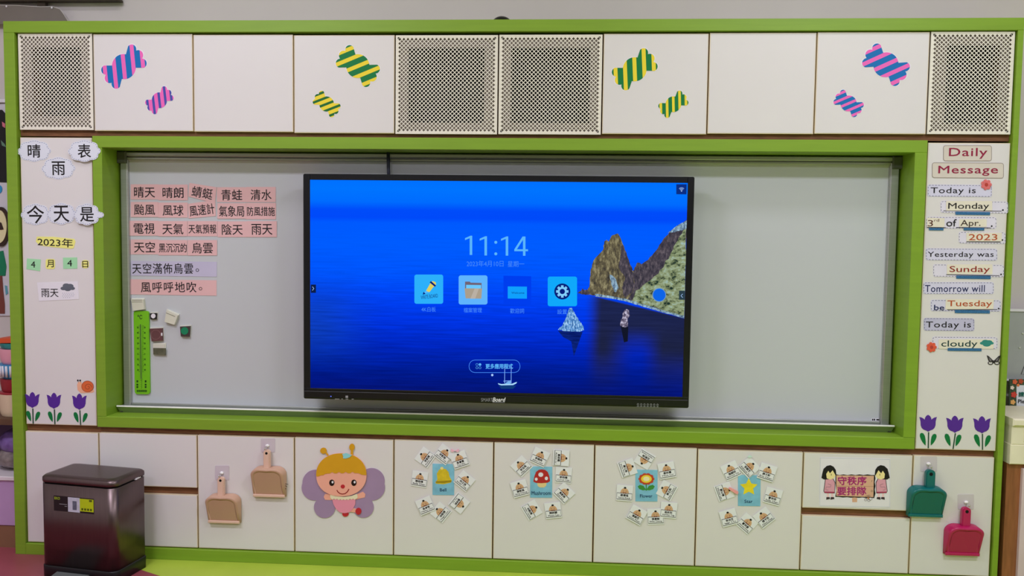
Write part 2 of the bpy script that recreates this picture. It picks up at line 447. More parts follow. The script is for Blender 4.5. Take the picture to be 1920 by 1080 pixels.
# ------------------------------------------------------------------ whiteboard
WY = D-.004
t = empty('whiteboard', (1.8, D, ZIB), 'wide white magnetic whiteboard with aluminium frame set in the green recess', 'whiteboard')
bx0, bx1 = P(234, 720, WY).x, P(1668, 720, WY).x
bz1 = (P(300, 285, WY).z+P(1600, 295, WY).z)/2; bz0 = (P(250, 764, WY).z+P(1640, 800, WY).z)/2
ix0, ix1 = P(246.5, 720, WY).x, P(1652.5, 720, WY).x
iz1 = (P(300, 299, WY).z+P(1600, 311, WY).z)/2; iz0 = (P(250, 755.5, WY).z+P(1640, 789, WY).z)/2
MB().box(bx0+.004, bx1-.004, D, D+.012, bz0, bz1-.004).build('writing_surface', M_board, t)
q = MB().bev(bx0, ix0, WY-.012, D+.015, bz0, iz1+.01, .003).build('side_profile', M_alu, t)
q = MB().bev(ix1, bx1, WY-.012, D+.015, bz0, iz1+.01, .003).build('side_profile', M_alu, t)
tp = MB().bev(bx0, bx1, WY-.014, D+.015, iz1+.016, bz1, .004)
tp.bev(bx0, bx1, WY-.008, D+.014, iz1, iz1+.013, .003); tp.build('top_profile', M_alu, t)
MB().bev(ix0, ix1, WY-.006, D+.012, bz0, iz0, .002).build('bottom_profile', M_alu, t)
MB().bev(ix0, ix0+.003, WY-.009, D, iz0, iz1, .001).build('inner_lip', M_alu, t)
MB().bev(ix1-.003, ix1, WY-.009, D, iz0, iz1, .001).build('inner_lip', M_alu, t)
M_conn = mat('grey_corner_connector', (80, 84, 76), .5)
for s in (-1, 1):
    cx = bx0+.01 if s < 0 else bx1-.01
    c = MB().bev(cx-.022, cx+.022, WY-.022, D, bz1-.052, bz1+.002, .005)
    c.tube([(cx+s*.026, WY-.012, bz1-.006), (cx+s*.026, WY-.012, bz1-.044)], .008)
    c.tube([(cx+s*.026, WY-.0215, bz1-.014), (cx+s*.026, WY-.0205, bz1-.030)], .004)
    c.build('corner_connector', M_conn, t)
# pen tray
TY = .068
tz = [(P(219, 761.5, TY).z+P(1677, 798, TY).z)/2]*2; tzb = (P(232, 777, .092).z+P(1660, 817, .092).z)/2
tx0, tx1 = P(219, 762, TY).x, P(1677, 798, TY).x
tzv = tz[0]; tx0 = max(tx0, XL+.002) if 'XL' in globals() else tx0; tx1 = min(tx1, XR-.002)
tr = empty('pen_tray', ((tx0+tx1)/2, .1, tzb), 'long aluminium pen tray under the whiteboard', 'tray')
prof = [(D-.012, tzv-.004), (TY+.004, tzv-.004), (TY+.004, tzv), (TY, tzv), (TY, tzv-.005), (.092, tzb), (D-.012, tzb)]
n = len(prof); e_ = .012
V_ = [(tx0+(e_ if z < tzv-.01 else 0), y, z) for y, z in prof]+[(tx1-(e_ if z < tzv-.01 else 0), y, z) for y, z in prof]
M_tray = mat('tray_aluminium', (150, 156, 150), .33, metal=.85, var=.05, nscale=20, stretch=(.3, 1, 12))
MB().add(V_, [list(range(n))[::-1], list(range(n, 2*n))]+[(i, (i+1) % n, (i+1) % n+n, i+n) for i in range(n)]).build('tray_channel', M_tray, tr)
MB().bev(tx0, tx1, TY-.004, TY+.003, tzv-.004, tzv+.0025, .001).build('tray_lip_highlight', mat('lip_highlight_white', (226, 230, 226), .3), tr)  # strip coloured white for the light that the tray lip reflects
for X, s in ((tx0, 1), (tx1, -1)):
    MB().add([(X, TY-.001, tzv+.001), (X+s*.022, TY-.001, tzv+.001), (X+s*.022, .0905, tzb-.001), (X+s*.012, .0905, tzb-.001)], [(0, 1, 2, 3)] if s < 0 else [(3, 2, 1, 0)]).build('end_cap', M_conn, tr)
lb = empty('maker_label', P(1642, 787, D-.001), 'tiny black and white maker label at the lower right whiteboard corner', 'label')
MB().plate(prr(1634, 1650, 784.5, 789.5, .5, D-.0008), D-.0008, D).build('label_film', M_paper, lb)
MB().plate(prr(1635, 1637.5, 785.2, 788.6, .3, D-.001), D-.001, D-.001).plate(prr(1638.2, 1641, 785.2, 788.6, .3, D-.001), D-.001, D-.001).plate(prr(1643, 1649, 785.6, 788.4, .3, D-.001), D-.001, D-.001).build('printed_mark', M_ink, lb)

# ------------------------------------------------------------------ interactive screen
VY = -.02
tl, trr, br, bl = P(567, 325, VY), P(1303, 332, VY), P(1291, 766, VY), P(570, 747, VY)
vx0, vx1, vz0, vz1 = (tl.x+bl.x)/2, (trr.x+br.x)/2, (bl.z+br.z)/2, (tl.z+trr.z)/2
tv = empty('interactive_display', ((vx0+vx1)/2, VY+.04, vz0), 'large black framed interactive display showing a blue sea wallpaper, mounted on the whiteboard', 'display')
SX0, SX1, SZ0 = .98341, 2.6139, .80597; SZ1 = SZ0+(SX1-SX0)*9/16
M_bez = mat('black_bezel', (16, 17, 24), .3, var=.1, gain=1., spec=.4)
hs = MB(); hs.plate(rrect(vx0, vx1, vz0, vz1, .007), VY+.004, VY+.075); hs.build('housing', M_bez, tv)
bz = MB(); y0 = VY; g = .0
for (a, b, c, d) in ((vx0+.003, SX0, SZ0, vz1-.003), (SX1, vx1-.003, SZ0, vz1-.003), (SX0, SX1, SZ1, vz1-.003)):
    bz.bev(a, b, y0, VY+.01, c, d, .0015)
bz.build('bezel', M_bez, tv)
chin = MB(); chin.bev(vx0+.003, vx1-.003, VY-.002, VY+.01, vz0+.004, SZ0-.012, .003); chin.bev(vx0+.003, vx1-.003, VY, VY+.01, SZ0-.011, SZ0, .001)
chin.build('lower_bezel', M_bez, tv)
MB().box(vx0+.3, vx1-.3, VY+.075, D, vz0+.2, vz1-.2).build('wall_mount', M_black, tv)
Ysc = VY+.0015
# wallpaper
def sea():
    m = bpy.data.materials.new('sea_wallpaper'); m.use_nodes = True; nt = m.node_tree; nt.nodes.clear()
    N = nt.nodes.new; Lk = nt.links.new
    out = N('ShaderNodeOutputMaterial'); em = N('ShaderNodeEmission'); Lk(em.outputs[0], out.inputs[0])
    tc = N('ShaderNodeTexCoord'); sp = N('ShaderNodeSeparateXYZ'); Lk(tc.outputs['Object'], sp.inputs[0])
    def mth(op, a, b=None, c=None):
        x = N('ShaderNodeMath'); x.operation = op
        for i, q in enumerate((a, b, c)):
            if q is None: continue
            if isinstance(q, (int, float)): x.inputs[i].default_value = q
            else: Lk(q, x.inputs[i])
        return x.outputs[0]
    def ss(v, a, b):
        x = N('ShaderNodeMapRange'); x.interpolation_type = 'SMOOTHSTEP'
        Lk(v, x.inputs['Value']); x.inputs['From Min'].default_value = a; x.inputs['From Max'].default_value = b
        return x.outputs[0]
    u = mth('DIVIDE', sp.outputs['X'], SX1-SX0); v = mth('DIVIDE', sp.outputs['Z'], SZ1-SZ0)
    r = N('ShaderNodeValToRGB'); cr = r.color_ramp
    stops = [(0, (4, 20, 118)), (.09, (0, 26, 140)), (.22, (0, 38, 190)), (.34, (0, 52, 226)), (.45, (0, 66, 243)), (.56, (0, 84, 252)), (.70, (0, 92, 255)), (.80, (0, 90, 255)), (.825, (0, 74, 250)), (.862, (0, 76, 250)), (.90, (0, 108, 255)), (.96, (0, 116, 255)), (1, (0, 112, 255))]
    while len(cr.elements) > 1: cr.elements.remove(cr.elements[-1])
    cr.elements[0].position = 0; cr.elements[0].color = lin(stops[0][1])+(1,)
    for p_, c_ in stops[1:]:
        el = cr.elements.new(p_); el.color = lin(c_)+(1,)
    Lk(v, r.inputs[0])
    mp = N('ShaderNodeMapping'); mp.inputs['Scale'].default_value = (5, 1, 110); Lk(tc.outputs['Object'], mp.inputs[0])
    no = N('ShaderNodeTexNoise'); no.inputs['Scale'].default_value = 1.0; no.inputs['Detail'].default_value = 5; Lk(mp.outputs[0], no.inputs['Vector'])
    amp = mth('MULTIPLY', mth('SUBTRACT', 1.05, ss(v, .3, .85)), .95)
    wv = mth('ADD', 1.0, mth('MULTIPLY', mth('SUBTRACT', no.outputs['Fac'], .5), amp))
    mx = N('ShaderNodeMix'); mx.data_type = 'RGBA'
    # rock reflections on the water
    vs_ = mth('ADD', v, mth('MULTIPLY', mth('SUBTRACT', u, .742), .40))
    m1 = mth('MULTIPLY', ss(u, .735, .785), mth('SUBTRACT', 1.0, ss(vs_, .47, .48)))
    m1 = mth('MULTIPLY', m1, ss(v, -.02, .24))
    gap = mth('MULTIPLY', mth('MULTIPLY', ss(u, .79, .875), mth('SUBTRACT', 1.0, ss(u, .885, .95))), mth('SUBTRACT', 1.0, ss(v, .17, .34)))
    m1 = mth('MULTIPLY', mth('MULTIPLY', m1, mth('SUBTRACT', 1.0, mth('MULTIPLY', gap, .95))), .93)
    Lk(m1, mx.inputs[0]); Lk(r.outputs[0], mx.inputs[6]); mx.inputs[7].default_value = lin((30, 34, 36))+(1,)
    # greenish sheen low on the left
    m2 = mth('MULTIPLY', mth('MULTIPLY', mth('SUBTRACT', 1.0, ss(u, .0, .22)), ss(v, .05, .3)), mth('SUBTRACT', 1.0, ss(v, .35, .6)))
    mx2 = N('ShaderNodeMix'); mx2.data_type = 'RGBA'; Lk(mth('MULTIPLY', m2, .5), mx2.inputs[0]); Lk(mx.outputs[2], mx2.inputs[6]); mx2.inputs[7].default_value = lin((20, 70, 150))+(1,)
    Lk(mx2.outputs[2], em.inputs[0]); Lk(wv, em.inputs[1])
    return m
scr = MB().add([(SX0, Ysc, SZ0), (SX1, Ysc, SZ0), (SX1, Ysc, SZ1), (SX0, Ysc, SZ1)], [(0, 1, 2, 3)])
scr = scr.build('screen', sea(), tv)
# move origin of the screen mesh to its lower left corner
off = Vector((SX0, Ysc, SZ0))-wloc(tv)
for v_ in scr.data.vertices: v_.co -= off
scr.location = off
_l = [0]
def layer(pts, name, m, dy=None):
    _l[0] += 1; Y = Ysc-.0001-.00001*_l[0]
    return MB().plate(ppts(pts, Ysc), Y, Y).build(name, m, scr)
def jag(pts, a=1.2, n=4):
    out = []
    for i in range(len(pts)):
        p, q = pts[i], pts[(i+1) % len(pts)]
        for k in range(n):
            out.append((mix2(p[0], q[0], k/n)+random.uniform(-a, a)*(k > 0), mix2(p[1], q[1], k/n)+random.uniform(-a, a)*(k > 0)))
    return out
RE = P(1290.4, 420, Ysc)
def edge(py): # right-hand edge of the panel at this height
    lo, hi = 1270., 1300.
    for _ in range(30):
        m_ = (lo+hi)/2
        if P(m_, py, Ysc).x < SX1: lo = m_
        else: hi = m_
    return lo-.2
M_rk = glow('tan_rock', (40, 40, 46), rgb2=(172, 164, 126), nscale=34, stretch=(2.0, 1, .9), lo=.33, hi=.68, extra=[(.5, (100, 92, 70))])
M_rk2 = glow('grey_rock', (34, 34, 48), rgb2=(128, 116, 122), nscale=40, stretch=(2.2, 1, .9), lo=.33, hi=.72, extra=[(.52, (74, 68, 78))])
M_veg = glow('lichen_slope', (26, 48, 44), rgb2=(160, 196, 200), nscale=30, stretch=(1, 1, 1.6), lo=.40, hi=.68, extra=[(.46, (116, 128, 92)), (.55, (150, 164, 128))])
M_pale = glow('pale_rock', (40, 62, 100), rgb2=(170, 205, 225), nscale=60, stretch=(1.6, 1, .8), lo=.38, hi=.62)
far = [(1178, 520), (1189, 505.5), (1195.5, 492), (1202, 495.5), (1215.5, 487), (1229, 471), (1244.5, 447), (1260, 432), (1276, 421), (edge(412), 412), (edge(500), 500), (edge(596), 596), (1265, 590), (1251, 586.6), (1230, 579), (1206.6, 573), (1175, 565), (1165, 556)]
layer(jag(far, 1.0), 'far_hill', M_rk2)
layer(jag([(edge(424), 424), (edge(500), 500), (edge(594), 594), (1262, 588), (1236, 579), (1208, 572), (1184, 565), (1192, 545), (1212, 530), (1230, 516), (1246, 496), (1258, 474), (1270, 452), (1281, 432)], 1.8), 'lichen_slope', M_veg)
layer(jag([(1252, 437), (1268, 424), (edge(413), 413.5), (edge(428), 428), (1279, 432), (1268, 434)], .8), 'pale_ridge', M_pale)
rock = [(1100, 549), (1105.5, 533), (1107, 511), (1112, 491), (1118, 482), (1131, 468), (1133, 453), (1137, 449.5), (1141, 453), (1148, 441), (1159, 438), (1162, 443), (1170, 462), (1175.5, 478), (1181, 495.5), (1188, 510), (1190, 530), (1186, 548), (1176, 562), (1151, 559), (1130, 558), (1118, 555.5), (1104.5, 552)]
layer(jag(rock, .9), 'tall_rock', M_rk)
layer(jag([(1165, 455), (1170, 464), (1176, 480), (1182, 497), (1188, 512), (1189, 532), (1184, 550), (1172, 558), (1166, 540), (1172, 520), (1160, 500), (1163, 480)], 1.2), 'shaded_rock_face', M_rk2)
layer(jag([(1143, 515), (1152, 520), (1160, 540), (1153, 548), (1146, 532)], 1.2), 'pale_rock_streak', M_pale)
layer(jag([(1116, 551), (1150, 556), (1178, 562), (1206, 571), (1251, 584), (edge(592), 592), (edge(597), 597), (1250, 588), (1205, 575), (1176, 566), (1150, 560.5), (1117, 556)], .8), 'shore_rocks', M_pale)
layer(jag([(1083, 549), (1088, 546), (1092, 541), (1095, 544), (1101, 543), (1106, 549), (1104, 553), (1092, 552)], .6), 'small_rock', M_rk2)
layer([(1046, 620), (1092, 622), (1094, 618), (1086, 640), (1076, 668), (1071, 640), (1056, 632)], 'rock_reflection', glow('dark_water', (6, 22, 90), rgb2=(14, 40, 130), nscale=10, stretch=(1, 1, 8)))
layer(jag([(1046, 618), (1055, 609), (1063, 590), (1067, 578), (1072, 576.5), (1078, 588), (1085, 600), (1094, 612), (1095, 619), (1084, 622), (1060, 621)], .8), 'pyramid_rock', glow('bright_rock', (24, 44, 92), rgb2=(190, 225, 250), nscale=70, stretch=(2.2, 1, 1), lo=.35, hi=.62, extra=[(.5, (90, 150, 215))]))
layer([(1164, 612), (1178, 613), (1177, 640), (1170, 642)], 'rock_reflection', glow('dark_brown_water', (18, 22, 40)))
layer(jag([(1163, 611), (1164, 600), (1167, 596), (1168, 586), (1173, 579.5), (1179, 581), (1181, 592), (1177, 598), (1177.5, 612), (1171, 614)], .6), 'pillar_rock', glow('pillar_rock', (30, 34, 70), rgb2=(205, 200, 225), nscale=90, lo=.36, hi=.6, extra=[(.5, (120, 110, 130))]))
M_ui = glow('ui_light_blue', (92, 182, 250)); M_ui2 = glow('ui_faint_blue', (70, 140, 248)); M_navy = glow('ui_navy', (6, 30, 120))
def stext(s, x0, x1, y0, y1, m, bold=0., shear=0., rot=0., name='lettering', sp=1.):
    _l[0] += 1; return text_p(s, x0, x1, y0, y1, Ysc-.0001-.00001*_l[0], m, scr, rot, bold, shear, name, sp)
for fx, sx, ty in ((871.9, 880.7, 442), (899.4, 908.4, 443), (939.4, 948.2, 443.3)):
    layer([(fx, ty+8.2), (fx, ty+4.6), (sx+1.5, ty), (sx+4.7, ty), (sx+4.7, ty+36), (sx, ty+36), (sx, ty+4.6)], 'clock_digit', M_ui)
for dy_ in (454.3, 475.9): layer([(929.6+2.8*math.cos(k*PI/8), dy_+2.8*math.sin(k*PI/8)) for k in range(16)], 'clock_colon', M_ui)
layer([(980.6, 443.5), (985.2, 443.5), (985.2, 479.5), (980.6, 479.5)], 'clock_digit', M_ui); layer([(964.3, 467.4), (990, 467.4), (990, 471), (964.3, 471)], 'clock_digit', M_ui)
layer([(964.3, 467.6), (979.8, 443.5), (984.5, 443.5), (969, 467.6)], 'clock_digit', M_ui)
stext('2023年4月10日', 875, 944, 488.5, 500, M_ui2, name='date_text'); stext('星期一', 952, 983, 489.5, 500.5, M_ui2, name='date_text')
def icon(x0, x1, y0, y1, m, nm='app_tile'): return layer([(a, -b) for a, b in rrect(x0, x1, -y1, -y0, 4)], nm, m)
icon(777, 831, 514.8, 569.6, glow('tile_cyan', (44, 176, 250))); icon(860, 914, 516.3, 571, glow('tile_sky', (96, 180, 252))); icon(1027, 1082, 518.6, 574.2, glow('tile_azure', (16, 168, 250)))
layer([(944, 517), (996, 518), (996, 571), (944, 570)], 'app_tile', glow('tile_blue', (0, 62, 238)))
# pencil
M_yel = glow('icon_yellow', (222, 206, 96)); M_gry = glow('icon_grey', (150, 158, 150))
layer([(799, 545), (807, 531), (814, 536), (805, 548)], 'pencil_icon', M_yel)
layer([(807, 531), (811, 527), (817, 529), (817.5, 534), (813.5, 538)], 'pencil_icon', M_yel)
layer([(805.5, 529.5), (808, 527), (817.5, 535), (815.5, 538)], 'pencil_icon', M_navy)
layer([(793, 551), (799, 545), (805, 548)], 'pencil_icon', M_ui); layer([(792.5, 552.5), (794.2, 547), (798, 551)], 'pencil_icon', M_navy)
stext('WRITE BOARD', 789, 821, 552.5, 559.5, M_navy, rot=.14, name='icon_text')
# folder
layer([(872, 528), (881, 528), (882.5, 530), (903, 530.5), (903, 541), (872, 541)], 'folder_icon', glow('icon_brown', (112, 100, 118)))
layer([(874, 534), (902, 534.5), (902, 541), (874, 541)], 'folder_icon', glow('icon_cyan', (110, 200, 250)))
layer([(871, 540.5), (904, 541), (902.5, 560), (873, 559.5)], 'folder_icon', glow('icon_tan', (170, 158, 140)))
layer([(882, 560), (890, 541), (898, 541), (891, 560)], 'folder_icon', glow('icon_tan_light', (186, 176, 164)))
# welcome card
layer([(952, 537), (988, 537.5), (988, 560), (952, 559.7)], 'card_icon', glow('tile_bright', (16, 160, 252))); stext('Welcome', 959, 983, 547, 551, M_navy, name='icon_text')
# gear
gc = (1054.3, 546.5); layer([(gc[0]+15*math.cos(a*PI/18), gc[1]+15*math.sin(a*PI/18)) for a in range(36)], 'gear_icon', M_navy)
gp = []
for k in range(8):
    for da, rr in ((-.27, 8.6), (-.2, 11.8), (.2, 11.8), (.27, 8.6)):
        a = 2*PI*k/8+da; gp.append((gc[0]+rr*math.cos(a), gc[1]+rr*math.sin(a)))
layer(gp, 'gear_icon', glow('icon_pale', (130, 205, 250))); layer([(gc[0]+5*math.cos(a*PI/12), gc[1]+5*math.sin(a*PI/12)) for a in range(24)], 'gear_icon', M_navy)
for s_, a, b, y in (('4K白板', 790, 817, 580), ('檔案管理', 869.5, 903.5, 581.5), ('歡迎詞', 956.5, 982.5, 583), ('設置', 1045, 1063, 584.5)):
    stext(s_, a, b, y-4.6, y+4.6, M_ui2, name='caption')
def ring(pts, wd, nm, m):
    _l[0] += 1; q_ = MB(); stroke(ppts(pts, Ysc), wd, Ysc-.0001-.00001*_l[0], q_, True); return q_.build(nm, m, scr)
ring([(a, -b) for a, b in rrect(879.5, 975, -698.5, -675, 11)], .0022, 'button_outline', M_ui2)
stext('更多應用程式', 910.5, 961.5, 682, 691.5, M_ui, bold=.02, name='button_text')
for a, b in ((894.3, 683.5), (894.3, 689.5), (900, 689.5)): ring([(a+2.1*math.cos(k*PI/6), b+2.1*math.sin(k*PI/6)) for k in range(12)], .0012, 'grid_icon', M_ui)
layer([(900+2.5*math.cos(k*PI/6), 683.5+2.5*math.sin(k*PI/6)) for k in range(12)], 'grid_icon', M_ui)
layer([(923+2.2*math.cos(k*PI/6), 703.2+2.2*math.sin(k*PI/6)) for k in range(12)], 'page_dot', glow('ui_pale', (170, 205, 255)))
layer([(935, 723), (968, 723), (962, 729), (940, 729)], 'boat_reflection', glow('green_water', (16, 60, 120)))
layer([(933.5, 718.5), (940, 720), (960, 719.5), (966, 717), (969.5, 716), (968, 719), (962, 722), (940, 722.5), (935, 721)], 'boat_hull', glow('boat_white', (170, 220, 250)))
layer([(947, 718.5), (953, 715), (958, 715), (957, 719.5), (948, 720)], 'boat_cabin', glow('boat_cabin', (120, 180, 240)))
for a in (946.4, 958.6): layer([(a-.5, 686), (a+.5, 686), (a+.3, 719), (a-.8, 719)], 'boat_mast', glow('mast_blue', (130, 180, 255)))
layer([(944, 714), (959, 713.2), (959, 714.4), (944, 715.2)], 'boat_boom', glow('mast_blue', (130, 180, 255)))
layer([(1268, 345.5), (1287.5, 345.5), (1287, 364.5), (1268, 364.2)], 'status_box', glow('status_navy', (12, 46, 130)))
for rr in (3., 5., 7.): 
    _l[0] += 1; q_ = MB(); stroke(ppts([(1277.8+rr*math.cos(a*PI/40), 359-rr*math.sin(a*PI/40)) for a in range(11, 30)], Ysc), .0018, Ysc-.0001-.00001*_l[0], q_); q_.build('signal_icon', glow('ui_pale', (170, 205, 255)), scr)
layer([(1277.8+1.1*math.cos(k*PI/4), 358.4+1.1*math.sin(k*PI/4)) for k in range(8)], 'signal_icon', glow('ui_pale', (170, 205, 255)))
layer([(1236+13*math.cos(k*PI/18), 553+13*math.sin(k*PI/18)) for k in range(36)], 'floating_button', glow('ring_grey', (110, 150, 190)))
layer([(1236+11.6*math.cos(k*PI/18), 553+11.6*math.sin(k*PI/18)) for k in range(36)], 'floating_button', glow('button_blue', (14, 100, 232)))
layer([(583, 533.5), (592.5, 533.5), (592.5, 549), (583, 549)], 'side_handle', glow('status_dark', (14, 30, 70))); 
layer([(1273, 545), (edge(550), 545), (edge(560), 562), (1273, 562)], 'side_handle', glow('status_slate', (44, 64, 74)))
for pts in ([(585.8, 537.5), (588.6, 541), (585.8, 544.5)], [(1280, 551), (1276.8, 554.5), (1280, 558)]):
    _l[0] += 1; q_ = MB(); stroke(ppts(pts, Ysc), .0022, Ysc-.0001-.00001*_l[0], q_); q_.build('arrow_icon', glow('ui_pale', (170, 205, 255)), scr)
# marks on the lower bezel
Yc = VY-.0024; M_mark = mat('pale_grey_print', (150, 152, 158), .5, gain=1.)
MB().dome(P(620.5, 743.2, Yc), .0022, .001, .0022, 10, 6).build('power_led', glow('led_blue', (90, 110, 255), 2.), tv)
q_ = MB()
for a, b, c, d in ((628, 636.5, 747.6, 748.6), (640, 643, 747.6, 748.6), (647.8, 652.6, 741.8, 746.2), (648, 653, 747.8, 748.8), (659.5, 663.5, 747.8, 748.8)): q_.plate(prr(a, b, c, d, .2, Yc), Yc, Yc)
q_.build('port_marks', M_mark, tv)
text_p('SMART', 902, 924, 746.5, 753, Yc, M_mark, tv, name='bezel_lettering'); text_p('Board', 924.5, 947, 745.5, 753, Yc, mat('white_print', (225, 228, 232), .5, gain=1.), tv, bold=.03, shear=.25, name='bezel_lettering')
MB().plate(ppts([(924, 753.8), (946.5, 754.4), (946.5, 755.2), (924, 754.6)], Yc), Yc, Yc).build('logo_underline', M_mark, tv)
for k in range(7):
    a, b = 1196.2+k*6.1, 758.2+k*.16
    q_ = MB(); q_.add([Vector((v.x, 0, v.z)) for v in []], []); stroke(pell(a, b, 1.5, 1.7, Yc, 10), .0016, Yc, q_, True)
    q_.plate(prr(a-2, a+2, b+3.2, b+4.2, .2, Yc), Yc, Yc).build('button_mark', M_mark, tv)
# cable
q_ = MB(); q_.tube([P(727.5, 285, D-.02), P(728, 300, D-.025), P(728.5, 318, D-.03), P(729, 345, D-.035)], .0075); q_.build('power_cable', mat('dark_blue_cable', (40, 44, 62), .5, gain=1.), label='dark cable hanging down behind the top edge of the display', cat='cable')

# ------------------------------------------------------------------ word cards
CYY = D-.0015
M_pk = mat('pink_card_paper', (208, 168, 171), .6, var=.03, nscale=5); M_li = mat('lilac_card_paper', (178, 174, 200), .6, var=.03)
def quad(a): return a if len(a) == 4 and isinstance(a[0], tuple) else [(a[0], a[2]), (a[1], a[2]), (a[1], a[3]), (a[0], a[3])]
WORDS = [
 ('晴天', (245, 296.8, 345.5, 374), 'first in the top row'), ('晴朗', (296.8, 352, 346, 375.5), 'second in the top row'),
 ('蜻蜓', [(355, 343), (406, 351), (403, 381), (353, 368.5)], 'third in the top row and tilted'), ('青蛙', (406.7, 462, 351, 379), 'fourth in the top row'), ('清水', (462, 517, 350.5, 379), 'last in the top row'),
 ('颱風', (245, 296.8, 378.5, 407), 'first in the second row'), ('風球', (296.8, 352, 379.8, 408), 'second in the second row'), ('風速計', [(352.5, 382), (403.5, 375), (404.7, 405), (353.5, 409.5)], 'third in the second row and tilted'),
 ('氣象局', (407.5, 461, 381, 410), 'fourth in the second row'), ('防風措施', (461, 517.5, 380.5, 411), 'last in the second row'),
 ('電視', (243.6, 297, 413.8, 442), 'first in the third row'), ('天氣', (297, 351, 414.5, 443), 'second in the third row'), ('天氣預報', (351.5, 407.5, 414.5, 443), 'third in the third row'),
 ('陰天', (408, 463, 415, 444.5), 'fourth in the third row'), ('雨天', (463, 519, 414.5, 444.5), 'last in the third row'),
 ('天空', (245, 297, 449, 477), 'first in the fourth row'), ('黑沉沉的', (297, 351, 450, 478.5), 'middle of the fourth row'), ('烏雲', (351.8, 407, 450, 479), 'last in the fourth row')]
for i, (s_, g_, lab) in enumerate(WORDS):
    qd = quad(g_); cx = sum(p[0] for p in qd)/4; cz = sum(p[1] for p in qd)/4
    y = CYY-.0004*(i % 3)
    t = empty('word_card', P(cx, qd[2][1], y), 'pink word card with black characters %s, %s on the whiteboard' % (s_, lab), 'card', 'pink word cards on the whiteboard')
    q_ = MB().plate(ppts(qd, y), y, y+.0007).build('card_sheet', M_pk, t)
    rot = {2: -.17, 7: .13}.get(i, 0)
    wd = {2: 39, 3: 47, 4: 52}[len(s_)]; cy2 = cz+.5
    text_p(s_, cx-wd/2, cx+wd/2, cy2-(10 if len(s_) < 4 else 8.5), cy2+(10 if len(s_) < 4 else 8.5), y-.0003, M_ink, t, rot=rot, bold=.012, name='characters')
for s_, g_, m_, lab, tx in (('天空滿佈烏雲。', [(246, 489), (406.5, 491), (406.5, 519), (246, 517)], M_li, 'long lilac sentence strip below the pink word cards', (248, 375)), ('風呼呼地吹。', [(245, 523.5), (406, 525.5), (406, 554.5), (245, 552)], M_pk, 'long pink sentence strip, lowest on the left of the whiteboard', (264, 381))):
    t = empty('sentence_strip', P(325, g_[2][1], CYY), lab, 'card')
    MB().plate(ppts(g_, CYY), CYY, CYY+.0007).build('card_sheet', m_, t)
    cy2 = sum(p[1] for p in g_)/4-.5
    # full stop hangs low: set the characters alone, then the circle
    text_p(s_[:-1], tx[0], tx[1]-13, cy2-9.8, cy2+9.8, CYY-.0003, M_ink, t, bold=.012, name='characters', spacing=1.12)
    q_ = MB(); stroke(pell(tx[1]-5, cy2+3, 2.6, 2.6, CYY-.0003, 14), .0026, CYY-.0003, q_, True); q_.build('full_stop', M_ink, t)

# thermometer
M_lime = mat('bright_lime_plastic', (112, 184, 28), .35, gain=1.15); M_dgr = mat('dark_green_print', (24, 70, 14), .6, gain=1.)
TYy = D-.009
t = empty('thermometer', P(266, 739, D), 'bright lime green wall thermometer on the left of the whiteboard', 'thermometer')
a_, b_ = P(251.5, 661, TYy), P(280, 661, TYy); zt, zb = P(266, 583, TYy).z, P(266, 739, TYy).z
q_ = MB(); o_ = rrect(a_.x, b_.x, zb, zt, .012, 6); q_.plate(o_, TYy, D-.0005); q_.build('back_plate', M_lime, t)
q_ = MB().plate(rrect(P(262.8, 650, TYy).x, P(266.3, 650, TYy).x, P(265, 711, TYy).z, P(265, 608, TYy).z, .003), TYy-.004, TYy+.001).build('glass_tube', mat('tube_glass', (120, 175, 60), .15, gain=1.2), t)
MB().plate(rrect(P(264, 650, TYy).x, P(265.3, 650, TYy).x, P(265, 706, TYy).z, P(265, 640, TYy).z, .001), TYy-.0045, TYy-.004).build('liquid_column', M_dgr, q_) if False else MB().plate(rrect(P(264, 650, TYy).x, P(265.3, 650, TYy).x, P(265, 710, TYy).z, P(265, 608, TYy).z, .001), TYy-.0045, TYy-.004).build('liquid_column', M_dgr, t)
text_p('℃', 258, 266.5, 590.5, 598.5, TYy-.0004, M_ink, t, bold=.02, name='unit_mark')
q_ = MB()
for k, s_ in enumerate(('50', '40', '30', '20', '10', '0', '10', '20', '30')):
    y = 614+k*9.95
    for cx in (258.2, 271.2):
        c = P(cx+k*.05, y, TYy-.0004); text_w(s_, c.x, c.z, .0075 if len(s_) > 1 else .004, .008, TYy-.0004, None, None, bold=.03, mb=q_)
q_.build('scale_numerals', M_dgr, t)
q_ = MB()
for k in range(41):
    y = 611+k*2.15; l = 2.6 if k % 5 == 0 else 1.4
    q_.plate(prr(262.6-l, 262.4, y-.28, y+.28, .1, TYy-.0004), TYy-.0004, TYy-.0004).plate(prr(267, 267.2+l, y-.28, y+.28, .1, TYy-.0004), TYy-.0004, TYy-.0004)
q_.build('scale_marks', M_dgr, t, kind='stuff')
q_ = MB()
for k in range(9):
    q_.plate(prr(264.2+(k % 2), 265.6+(k % 2), 713+k*1.8, 713.8+k*1.8, .1, TYy-.0004), TYy-.0004, TYy-.0004)
for cx in (257.5, 273):
    for y0_, y1_ in ((713, 717), (719.5, 723), (724, 727.5)): q_.plate(prr(cx-1.6, cx+1.6, y0_, y1_, .4, TYy-.0004), TYy-.0004, TYy-.0004)
for k in range(9): q_.plate(prr(256.5+k*2.15, 258.1+k*2.15, 731, 735.2, .3, TYy-.0004), TYy-.0004, TYy-.0004)
q_.build('printed_marks', M_dgr, t, kind='stuff')

